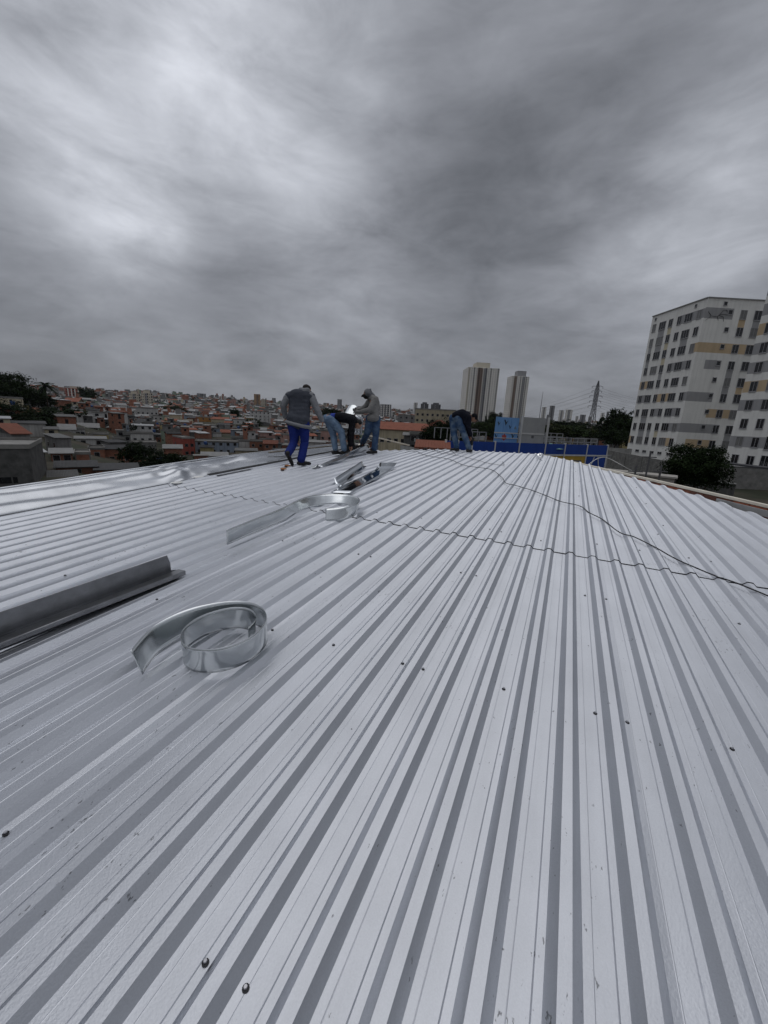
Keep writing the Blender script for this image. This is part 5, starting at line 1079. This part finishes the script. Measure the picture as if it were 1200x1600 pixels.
def house(x, y, zb, w, dp, h, rz_h, wall, roof_k, label, near, rnd, extras=True, name='house', cat='house', group=None, wins=None, bare=False):
    root = thing(name, label, cat, (x, y, zb), rz_h, group)
    wm = MB().box(-w / 2, w / 2, -dp / 2, dp / 2, -3, h)
    r_up = {'shed': .4, 'sheddark': .4, 'zinc': .4}.get(roof_k)
    if r_up:   # side walls follow the lean-to slope
        for s in (-1, 1): wm.add([(s * w / 2, -dp / 2, h), (s * w / 2, dp / 2, h), (s * w / 2, dp / 2, h + r_up)], [(0, 1, 2), (2, 1, 0)])
    elif roof_k in ('tile', 'brown', 'fib', 'dark'):
        for s in (-1, 1): wm.add([(s * w / 2, -dp / 2, h), (s * w / 2, dp / 2, h), (s * w / 2, 0, h + dp * .16)], [(0, 1, 2), (2, 1, 0)])
    wm.build('wall', WALL[wall], root)
    roof_mb(roof_k, w, dp, h).build('roof', ROOF[roof_k], root)
    if not bare:
        fl = max(1, round(h / 2.8)); specs = []
        nw = max(1, int(w / 2.6)) if wins is None else wins
        for f in range(fl):
            for k in range(nw):
                if rnd.random() < .18 and wins is None: continue
                u = -w / 2 + w * (k + .5) / nw + rnd.uniform(-.2, .2) * (wins is None); z = f * 2.8 + 1.55; ww, hh = rnd.choice([(1.0, 1.0), (1.3, 1.1), (.7, .6), (.9, 2.0)]) if wins is None else (1.0, 1.05)
                if hh > 1.5: z -= .45
                if z + hh / 2 < h - .1: specs.append((u, z, ww, hh, 0))
            for k in range(2):
                if rnd.random() < .5: specs.append((-dp / 2 + dp * (k + .5) / 2, f * 2.8 + 1.55, .9, .9, 1))
        def rects(mb, sp, pr0, pr1, e):
            u, z, ww, hh, sd = sp
            if sd == 0: mb.box(u - ww / 2 - e, u + ww / 2 + e, -dp / 2 - pr1, -dp / 2 - pr0, z - hh / 2 - e, z + hh / 2 + e)
            else:
                for s in (-1, 1): xx = sorted((s * (w / 2 + pr0), s * (w / 2 + pr1))); mb.box(xx[0], xx[1], u - ww / 2 - e, u + ww / 2 + e, z - hh / 2 - e, z + hh / 2 + e)
        if near:
            for sp in specs:
                f = MB(); rects(f, sp, -.02, .02, .07); fo = f.build('window', WALL['grey'] if rnd.random() < .5 else M_FRAME, root)
                g = MB(); rects(g, sp, -.01, .026, 0); g.build('pane', M_GLASS, fo)
        elif specs:
            g = MB()
            for sp in specs: rects(g, sp, -.01, .03, 0)
            g.build('windows', M_GLASS, root, kind='stuff')
    if extras:
        q = rnd.random()
        if q < .35:
            tx, ty = rnd.uniform(-w * .3, w * .3), rnd.uniform(0, dp * .3); zt = h + (.2 if roof_k == 'slab' else .9)
            MB().lathe([(.55, 0), (.68, .9), (.70, .95), (.2, 1.15)], 10, Matrix.Translation((tx, ty, zt))).build('water_tank', M_TANK if rnd.random() < .45 else M_TANKG, root)
        if roof_k == 'slab' and rnd.random() < .55:
            aw, ad = w * rnd.uniform(.4, .6), dp * .5; ax, ay = rnd.uniform(-.2, .2) * w, dp * .2
            up = MB().box(ax - aw / 2, ax + aw / 2, ay - ad / 2, ay + ad / 2, h + .1, h + 2.5).build('upper_room', WALL[rnd.choice(['brick', 'grey', wall])], root)
            MB().box(ax - aw / 2 - .3, ax + aw / 2 + .3, ay - ad / 2 - .3, ay + ad / 2 + .3, h + 2.503, h + 2.62).build('upper_roof', ROOF[rnd.choice(['fib', 'slab', 'dark'])], up)
            MB().box(ax - .5, ax + .5, ay - ad / 2 - .03, ay - ad / 2 + .02, h + .9, h + 1.9).build('window', M_GLASS, up)
        if rnd.random() < .55:       # a lower or taller annex of other stuff built on to the front or side
            aw, ad, ah = w * rnd.uniform(.35, .6), dp * rnd.uniform(.4, .7), h * rnd.choice([.5, .62, 1.25, 1.4]); ax, ay = rnd.choice([-1, 1]) * w * .38, -dp * .32
            an = MB().box(ax - aw / 2, ax + aw / 2, ay - ad / 2, ay + ad / 2, -3, ah).build('annex', WALL[rnd.choice(['brick', 'brick', 'grey', 'white', 'concrete', wall])], root)
            rr = rnd.uniform(.1, .5); e = .25
            MB().add([(ax - aw / 2 - e, ay - ad / 2 - e, ah + .02), (ax + aw / 2 + e, ay - ad / 2 - e, ah + .02), (ax + aw / 2 + e, ay + ad / 2 + e, ah + .02 + rr), (ax - aw / 2 - e, ay + ad / 2 + e, ah + .02 + rr), (ax - aw / 2 - e, ay - ad / 2 - e, ah + .12), (ax + aw / 2 + e, ay - ad / 2 - e, ah + .12), (ax + aw / 2 + e, ay + ad / 2 + e, ah + .12 + rr), (ax - aw / 2 - e, ay + ad / 2 + e, ah + .12 + rr)], [(3, 2, 1, 0), (4, 5, 6, 7), (0, 1, 5, 4), (1, 2, 6, 5), (2, 3, 7, 6), (3, 0, 4, 7)]).build('annex_roof', ROOF[rnd.choice(['fib', 'dark', 'slab', 'zinc', 'brown'])], an)
            MB().box(ax - .45, ax + .45, ay - ad / 2 - .03, ay - ad / 2 + .02, ah - 1.6, ah - .65).build('window', M_GLASS, an)
        if rnd.random() < .3 and near:
            MB().box(-w / 2 + .2, w / 2 - .2, -dp / 2 - 1.3, -dp / 2 - .003, h * .48, h * .48 + .14).build('awning', ROOF[rnd.choice(['fib', 'zinc', 'dark'])], root)
    if near and extras:
        for _ in range(rnd.randrange(2, 5)):
            cx, cy = rnd.uniform(-w * .45, w * .45), rnd.uniform(-dp * .4, dp * .4); z0 = h + (.2 if roof_k == 'slab' else .25)
            k = rnd.random()
            if k < .4 and roof_k == 'slab': MB().box(cx - .12, cx + .12, cy - .12, cy + .12, z0, z0 + rnd.uniform(.9, 1.6)).build('column_stub', WALL['grey'], root)
            elif k < .7: MB().bar((cx, cy, z0 - .3), (cx, cy, z0 + 2.2), .05).bar((cx - .5, cy, z0 + 2.0), (cx + .5, cy, z0 + 2.1), .05).bar((cx - .35, cy, z0 + 1.7), (cx + .35, cy, z0 + 1.8), .05).build('antenna', M_TD, root)
            elif roof_k == 'slab': MB().box(cx - .6, cx + .6, cy - .5, cy + .5, z0, z0 + rnd.uniform(.4, 1.0)).build('roof_box', WALL[rnd.choice(['white', 'grey', 'slate', 'brick'])], root)
        MB().box(-w / 2 + w * .1, -w / 2 + w * .1 + .85, -dp / 2 - .05, -dp / 2 + .01, 0, 2.05).build('door', rnd.choice([M_GLASS, M_TD, WALL['blue']]), root)
    HOUSES.append((root, x, y, w, dp)); return root
OCC = []
hr = random.Random(21)
def landmark(label, x0, x1, yt, yb, d, wall, roof_k, depth=None, rot=0.0, near=True, name='house', cat='house', wins=None, extras=False, bare=False):
    fs = DS(d); d *= fs; c, w, zt, zb = px_box(x0, x1, yt, yb, d); dp = (depth or 6) * (1 + (fs - 1) * .5)
    w2 = (w - dp * abs(math.sin(rot))) / abs(math.cos(rot)) if rot else w; w2 = max(w2, w * .5)
    rise = {'slab': .55, 'tile': dp * .16, 'brown': dp * .16, 'fib': dp * .16, 'dark': dp * .16, 'zinc': .4, 'shed': .4, 'sheddark': .4, 'hip': min(w2, dp) * .26, 'arch': w2 * .2}[roof_k]
    u = Vector((c.x, c.y, 0)).normalized(); cc = c + u * dp / 2
    OCC.append((cc.x, cc.y, max(w2, dp) / 2 + 1, (x0, x1, yt, yb, d)))
    zb = min(zb, zt - rise - 2.3); return house(cc.x, cc.y, zb, w2, dp, zt - zb - rise, az_rot(c) + rot, wall, roof_k, label, near, hr, extras=extras, name=name, cat=cat, wins=wins, bare=bare)
L_ = landmark
L_('big raw concrete block wall building at the far left, two openings low down', -40, 80, 694, 770, 38, 'concrete', 'slab', depth=9, rot=-.15, bare=True, name='concrete_building', cat='building')
L_('house with dark red tiled gable above the concrete building at left edge', -20, 43, 664, 698, 60, 'grey', 'tile', depth=8, rot=.35)
L_('small pale roofed house above the red gable at left edge', -14, 16, 652, 668, 80, 'cream', 'zinc', depth=5, wins=1)
L_('house under a bright orange hipped roof on the left slope', 34, 76, 637, 653, 118, 'cream', 'hip', depth=9, rot=.1)
L_('brick house with white gable below the striped tower', 84, 112, 624, 648, 150, 'brick', 'zinc', depth=9, rot=.3)
L_('long house under a red tiled roof beside the white gabled brick house', 100, 131, 622, 634, 175, 'cream', 'tile', depth=10, rot=-.2)
L_('long white wall house under the palm', 48, 74, 630, 640, 140, 'white', 'slab', depth=5, wins=0)
L_('grey shed with cluttered front below the orange hipped roof', 18, 72, 660, 682, 82, 'white', 'sheddark', depth=7)
L_('small cream house with one square window left of centre slope', 70, 91, 669, 683, 78, 'cream', 'shed', depth=5, wins=1)
L_('pale house with long veranda beside the white two window house', 92, 118, 664, 684, 90, 'white', 'fib', depth=7)
L_('white house with two small dark windows under the green roofed house', 118, 133, 669, 685, 92, 'white', 'slab', depth=5, wins=2)
L_('pale green house behind the two window white house', 115, 155, 662, 678, 108, 'green', 'fib', depth=7)
L_('yellow house with dark doorway on the left slope', 139, 170, 677, 696, 95, 'yellow', 'slab', depth=6)
L_('long grey lean-to roofed house right of the concrete building', 70, 112, 682, 708, 62, 'grey', 'shed', depth=6, rot=.25, wins=0)
L_('white tiled front house before the yellow house', 118, 166, 684, 700, 80, 'white', 'shed', depth=4, wins=2)
L_('orange brick house next to the concrete building', 80, 114, 706, 728, 56, 'brick', 'shed', depth=5, wins=2)
L_('square brick house with pale corner posts', 118, 142, 706, 730, 58, 'brick', 'slab', depth=5, wins=0, extras=False)
L_('brick house with one bricked window, behind the square brick house', 139, 164, 699, 720, 68, 'brick', 'slab', depth=5, wins=1)
L_('brick house row under a long dark roof', 163, 212, 700, 726, 70, 'brick', 'sheddark', depth=6)
L_('low dark roofed shed before the square brick house', 88, 152, 727, 745, 46, 'brick', 'sheddark', depth=4, wins=1)
L_('low blackened roof shed behind the left capping', 150, 216, 731, 750, 45, 'brick', 'sheddark', depth=4, wins=2)
L_('small brick lean-to between the concrete building and the left capping', 78, 120, 742, 760, 42, 'brick', 'shed', depth=3, wins=1)
L_('white house with four dark windows in a row', 193, 240, 676, 693, 105, 'white', 'slab', depth=6, wins=4)
L_('white upper house with three small windows over the four window house', 207, 240, 664, 684, 118, 'white', 'zinc', depth=6, wins=3)
L_('grey house of two storeys below the four window white house', 203, 245, 690, 712, 92, 'grey', 'slab', depth=6)
L_('big white stepped building with brown square patch', 205, 248, 637, 662, 205, 'white', 'slab', depth=12, wins=5, rot=.2)
L_('white lower wing of the big stepped building', 240, 255, 649, 664, 200, 'white', 'slab', depth=7, wins=2)
L_('tall brick red painted house, the reddest in the town', 270, 305, 683, 726, 92, 'red', 'slab', depth=9, rot=.3, wins=2)
L_('bare brick house with balconies leaning on the brick red house', 256, 285, 696, 722, 86, 'brick', 'fib', depth=5)
L_('long blue grey building with a row of tiny windows', 306, 373, 689, 722, 96, 'blue', 'slab', depth=9, wins=6)
L_('low grey roofed house before the long blue grey building', 315, 356, 708, 724, 80, 'grey', 'fib', depth=5)
L_('pale house with small porch right of the blue grey building', 368, 402, 703, 722, 88, 'cream', 'shed', depth=5)
L_('blank white gable wall between brick houses', 374, 390, 688, 704, 105, 'white', 'slab', depth=5, wins=0)
L_('brick house with two dark windows right of the blank white wall', 390, 413, 688, 712, 100, 'brick', 'slab', depth=6, wins=2)
L_('brick house under a red roof beside the walking worker', 412, 434, 689, 714, 98, 'brick', 'tile', depth=6, wins=2)
L_('white L shaped house before a brick annex', 327, 346, 676, 692, 130, 'white', 'slab', depth=6, wins=1)
L_('brick annex behind the white L shaped house', 340, 368, 672, 688, 140, 'brick', 'tile', depth=7)
L_('orange painted building in the middle of the town', 303, 332, 651, 663, 255, 'orange', 'slab', depth=10, wins=3)
L_('white house with three dark windows below the hilltop trees', 360, 384, 655, 668, 230, 'white', 'slab', depth=8, wins=3)
L_('house with red tiled roof left of the white three window house', 330, 358, 652, 664, 250, 'cream', 'tile', depth=9)
L_('grey warehouse with pale piers near the walking worker', 391, 441, 643, 664, 270, 'white', 'slab', depth=16, name='warehouse', cat='warehouse', wins=8)
L_('cream house under an arched roof below the grey warehouse', 390, 432, 659, 672, 215, 'cream', 'arch', depth=12, wins=2)
L_('faded pink house seen between the two workers on the left', 499, 520, 672, 690, 105, 'pink', 'slab', depth=6, wins=2)
L_('pale house right below the faded pink house', 482, 512, 690, 706, 85, 'white', 'shed', depth=5, wins=2)
L_('long tan hall under a red tiled roof behind the hooded worker', 592, 668, 661, 698, 62, 'cream', 'tile', depth=9, wins=7, name='hall_house', cat='hall')
L_('beige school building with window rows beyond the red tiled hall', 648, 716, 639, 672, 112, 'cream', 'slab', depth=14, wins=8, name='school_building', cat='building', rot=-.08)
L_('house under a red hipped roof before the beige school', 668, 706, 656, 672, 88, 'cream', 'hip', depth=8, wins=3)
L_('dark grey cottage with two white shutters beside the dark tree', 640, 664, 675, 697, 46, 'slate', 'slab', depth=4, wins=2)
L_('pale grey lean-to next to the dark grey cottage', 631, 642, 678, 697, 47, 'grey', 'shed', depth=4, wins=0)
L_('grey flat roofed house left of the beige school', 622, 648, 648, 664, 140, 'grey', 'slab', depth=8, wins=3)
L_('low brick shed with red roof just beyond the far roof edge', 655, 697, 692, 705, 30, 'brick', 'tile', depth=3, wins=0)
# openings, shutters and patches that single out a few of these
def on_front(root, name, rects, m, dpt):
    for (u0, u1, z0, z1) in rects: MB().box(u0, u1, -dpt / 2 - .035, -dpt / 2 + .02, z0, z1).build(name, m, root)
cb = HOUSES[0][0]; on_front(cb, 'opening', [(HOUSES[0][3] * .12, HOUSES[0][3] * .20, 1.25, 2.0), (-HOUSES[0][3] * .12, HOUSES[0][3] * .09, 1.25, 2.0)], M_GLASS, HOUSES[0][4])
for h_ in HOUSES:
    if 'brown square patch' in h_[0]['label']: on_front(h_[0], 'brick_patch', [(-h_[3] * .42, -h_[3] * .02, 1.5, 5.2)], WALL['brick'], h_[4])
    if 'two white shutters' in h_[0]['label']: on_front(h_[0], 'shutter', [(-.62, -.32, .9, 1.6), (.1, .4, .9, 1.6)], WALL['white'], h_[4])
    if 'pale piers' in h_[0]['label']: on_front(h_[0], 'pier', [(-h_[3] / 2 + h_[3] * k / 7 - .35, -h_[3] / 2 + h_[3] * k / 7 + .35, 0, 8.2) for k in range(8)], WALL['white'], h_[4])
    if 'pale corner posts' in h_[0]['label']: on_front(h_[0], 'corner_post', [(-h_[3] / 2 - .03, -h_[3] / 2 + .2, 0, 3), (h_[3] / 2 - .2, h_[3] / 2 + .03, 0, 3)], WALL['grey'], h_[4])
# the crowded remainder: row after row down the valley and up the far slope
def ylim(px_): return lerp_tab([(0, 765), (200, 740), (330, 722), (440, 714), (600, 697), (700, 692), (780, 668), (860, 668), (960, 690)], px_)
KW = ['brick', 'brick', 'brick', 'grey', 'grey', 'white', 'cream', 'white', 'grey', 'green', 'pink', 'white', 'brick', 'grey', 'concrete', 'blue', 'yellow', 'slate']
KR = ['slab', 'slab', 'slab', 'fib', 'shed', 'sheddark', 'dark', 'tile', 'brown', 'zinc', 'shed', 'slab']
cand = []
d = 84.0
while d < 560:
    stepd = 6.6 + d * .008; da = math.degrees((5.7 + d * .004) / d); a = -73.0 + hr.random() * da
    while a < (-17 if d > 130 else -24):
        aa = a + hr.uniform(-.18, .18) * da; dd = d + hr.uniform(-.25, .25) * stepd
        cand.append((dd, aa)); a += da
    if d > 230:
        a = -13.0
        while a < 9: cand.append((d + hr.uniform(-3, 3), a)); a += da
    d += stepd
MASSES = []
n_ind = len(HOUSES)
NEARBY = [(h[0], pix(h[0].location + Vector((0, 0, 3)))) for h in HOUSES]
SHORT = {}
def short_of(label): 
    w = label.replace(',', '').split(); return ' '.join(w[:5])
lab_used = set(LABELS)
def make_label(wall, rk, h, w, px_, py_):
    """what sets this house apart: size, colour, roof and the landmarks it stands next to"""
    size = ('tall ' if h > 6.5 else 'low ' if h < 3.2 else '')
    nb = sorted(NEARBY, key=lambda q: (q[1][0] - px_) ** 2 + (q[1][1] - py_) ** 2 * 3)[:4]
    def side(q):
        dx, dy = px_ - q[1][0], py_ - q[1][1]
        return ('left of' if dx < 0 else 'right of') if abs(dx) > abs(dy) * 1.4 else ('above' if dy < 0 else 'below')
    wd = 'narrow ' if w < 5.2 else 'wide ' if w > 6.4 else ''
    opts = [f'{size}{WORD[wall]} house with {RWORD[rk]}, {side(q)} the {NAMES[q[0].name]}' for q in nb[:2]]
    opts += [f'{size}{wd}{WORD[wall]} house with {RWORD[rk]}, {side(q)} the {NAMES[q[0].name]}' for q in nb[:3]]
    opts += [f'{size}{WORD[wall]} house, {RWORD[rk]}, between {NAMES[nb[0][0].name]} and {NAMES[q[0].name]}' for q in nb[1:]]
    opts = [o for o in opts if len(o.split()) <= 16] or [f'{size}{WORD[wall]} house with {RWORD[rk]} on the crowded slope']
    for o in opts:
        if o not in LABELS: return o
    return opts[-1]
NAMES = {}
for h_ in HOUSES:
    l = h_[0]['label']; w_ = l.split()
    for cut in (' with ', ' under ', ' below ', ' above ', ' beside ', ' between ', ' next ', ' behind ', ' before ', ' at ', ' near ', ' seen ', ' right ', ' left ', ' of ', ' over ', ' beyond ', ' leaning ', ' in ', ',', ' just '):
        i = l.find(cut)
        if i > 8: l = l[:i]
    NAMES[h_[0].name] = l.strip()
for h_ in HOUSES:      # landmark names that are shared keep their full wording
    n_ = NAMES[h_[0].name]
    if sum(v == n_ for v in NAMES.values()) > 1: NAMES[h_[0].name] = ' '.join(h_[0]['label'].replace(',', '').split()[:6])
for k_, n_ in list(NAMES.items()):
    w_ = n_.split()[:6]
    while w_[-1] in ('with', 'a', 'the', 'and', 'on', 'two', 'of', 'dark', 'white', 'pale', 'small', 'in', 'at'): w_.pop()
    NAMES[k_] = ' '.join(w_)
for dd, aa in cand:
    x, y = dd * math.sin(math.radians(aa)), dd * math.cos(math.radians(aa)); zb = ground(x, y)
    w, dp, h = hr.uniform(3.8, 6.6), hr.uniform(4.2, 6.6), hr.choice([2.9, 3.0, 5.4, 5.6, 5.5, 7.8, 5.2])
    px_, py_ = pix((x, y, zb + h + 1.2))
    if px_ < -30 or px_ > 985 or py_ > ylim(px_) - 1: continue
    if any((x - o[0]) ** 2 + (y - o[1]) ** 2 < (o[2] + 2.2) ** 2 for o in OCC): continue
    def hides(hh):      # would it cover a good part of a landmark that stands farther back?
        tx, ty = pix((x, y, zb + hh + .8)); bx, by = pix((x, y, zb)); hw = w * .55 * (by - ty) / (hh + .8)
        for o in OCC:
            X0, X1, Y0, Y1, D_ = o[3]
            if dd < D_:
                ov = max(0, min(X1, tx + hw) - max(X0, tx - hw)) * max(0, min(Y1, by) - max(Y0, ty))
                if ov > .14 * (X1 - X0) * (Y1 - Y0): return True
        return False
    if hides(h):
        h = 2.7
        if hides(h): continue
    px_, py_ = pix((x, y, zb + h + .8))
    if hr.random() < .07: continue
    wall, rk = hr.choice(KW), hr.choice(KR); rot = hr.uniform(-.5, .5)
    if n_ind < 300:
        lb = make_label(wall, rk, h, w, px_, py_); n_ind += 1
        near = dd < 150
        house(x, y, zb, w, dp, h, -math.radians(aa) + rot, wall, rk, lb, near, hr, group='crowded houses of the town')
    else: MASSES.append((x, y, zb, w, dp, h, -math.radians(aa) + rot, wall, rk))
    if hr.random() < .10 and dd > 110: 
        MASSES.append(('tree', x + 5, y + 3, zb, hr.uniform(2, 3.6)))
# beyond the three hundred nearest: the far town as one mass
d = 560.0
while d < 2200:
    stepd = 12 + d * .03; da = math.degrees((9 + d * .010) / d); a = -74.0
    while a < 12:
        if not (-13 < a and d < 700 and hr.random() < .5):
            aa = a + hr.uniform(-.4, .4) * da; dd = d + hr.uniform(-.5, .5) * stepd; x, y = dd * math.sin(math.radians(aa)), dd * math.cos(math.radians(aa))
            if hr.random() < .12: MASSES.append(('tree', x, y, ground(x, y), hr.uniform(3, 7)))
            else: MASSES.append((x, y, ground(x, y), hr.uniform(6, 11) * (1 + d / 4000), hr.uniform(6, 10), hr.choice([3, 5.6, 5.6, 5.6, 8, 8 if d < 1000 else 13]), hr.uniform(0, 3), hr.choice(KW[:15]), hr.choice(KR)))
        a += da
    d += stepd
def far_town():
    mats = [WALL[k] for k in WALL] + [M_SLAB, M_TILE, M_TILE2, M_FIB, M_FIBD, M_ZINC, M_GLASS]; keys = list(WALL); rix = {'slab': 0, 'tile': 1, 'brown': 2, 'fib': 3, 'dark': 4, 'zinc': 5, 'shed': 3, 'sheddark': 4}
    V, F, MI = [], [], []
    def addbox(mx, x0, x1, y0, y1, z0, z1, mi, mtop):
        k = len(V)
        for z in (z0, z1):
            for (xx, yy) in ((x0, y0), (x1, y0), (x1, y1), (x0, y1)): V.append(tuple(mx @ Vector((xx, yy, z))))
        for f, m_ in (((0, 1, 5, 4), mi), ((1, 2, 6, 5), mi), ((2, 3, 7, 6), mi), ((3, 0, 4, 7), mi), ((4, 5, 6, 7), mtop)): F.append(tuple(i + k for i in f)); MI.append(m_)
    for q in MASSES:
        if q[0] == 'tree': continue
        x, y, zb, w, dp, h, rz0, wall, rk = q; mx = Matrix.Translation((x, y, zb)) @ Matrix.Rotation(rz0, 4, 'Z'); wi = keys.index(wall); ri = len(keys) + rix[rk]
        addbox(mx, -w / 2, w / 2, -dp / 2, dp / 2, -4, h, wi, ri)
        if rk in ('tile', 'brown', 'fib', 'dark', 'shed', 'sheddark', 'zinc'):
            k = len(V); o = .4
            for p in ((-w / 2 - o, -dp / 2 - o, h), (w / 2 + o, -dp / 2 - o, h), (w / 2 + o, dp / 2 + o, h), (-w / 2 - o, dp / 2 + o, h), (-w / 2 - o, 0, h + dp * .2), (w / 2 + o, 0, h + dp * .2)): V.append(tuple(mx @ Vector(p)))
            for f in ((0, 1, 5, 4), (2, 3, 4, 5)): F.append(tuple(i + k for i in f)); MI.append(ri)
            for f in ((1, 2, 5), (3, 0, 4)): F.append(tuple(i + k for i in f)); MI.append(wi)
        if hr.random() < .65:
            a2, b2 = hr.uniform(-.4, .4) * w, hr.uniform(-.6, .1) * dp; ww2 = w * hr.uniform(.25, .5); addbox(mx, a2 - ww2 / 2, a2 + ww2 / 2, b2 - dp * .3, b2 + dp * .25, -4, h * hr.uniform(.4, 1.55), keys.index(hr.choice(KW[:15])), len(keys) + rix[hr.choice(KR)])
        for f in range(int(h / 2.7)):
            for sy in (-1, 1):
                for j in range(3):
                    if hr.random() < .6:
                        u = -w / 2 + w * (j + .5) / 3; k = len(V); z = f * 2.7 + 1.0; yy = sy * (dp / 2 + .03)
                        for p in ((u - .6, yy, z), (u + .6, yy, z), (u + .6, yy, z + 1.2), (u - .6, yy, z + 1.2)): V.append(tuple(mx @ Vector(p)))
                        F.append((k, k + 1, k + 2, k + 3)); MI.append(len(mats) - 1)
    me = bpy.data.meshes.new('distant_town'); me.from_pydata(V, [], F)
    for m_ in mats: me.materials.append(m_)
    me.polygons.foreach_set('material_index', MI); me.update(); o = link('distant_town', me, kind='stuff'); tag(o, 'crowded small houses covering the far hillsides', 'town'); return o
far_town()
def far_trees():
    base = [crown_mesh(31 + k, 26, 16, .22) for k in range(3)]; mb = MB(); r = random.Random(5)
    for q in MASSES:
        if q[0] != 'tree': continue
        _, x, y, zb, s = q; b = r.choice(base); a = r.random() * 6; ca, sa = math.cos(a), math.sin(a)
        mb.add([(x + (v[0] * ca - v[1] * sa) * s, y + (v[0] * sa + v[1] * ca) * s, zb + s * .8 + v[2] * s * .9) for v in b.v], b.f)
    o = mb.build('distant_trees', M_LEAF[0], kind='stuff'); tag(o, 'dark trees scattered through the far town', 'trees')
far_trees()

# ------------------------------------------------------------------ the hazy air
hm = bpy.data.materials.new('haze air'); hm.use_nodes = True; ht = hm.node_tree; ht.nodes.clear()
ho = N(ht, 'ShaderNodeOutputMaterial'); hv = N(ht, 'ShaderNodeVolumePrincipled', inp={'Color': (.86, .90, .97, 1), 'Density': .00004, 'Anisotropy': .2}); L(ht, hv.outputs[0], ho.inputs['Volume'])
hz = MB().box(-2900, 2900, -2900, 2900, -60, 130).build('haze', hm, kind='stuff')
hz['label'] = 'thin pale haze hanging over the town'; hz['category'] = 'haze'
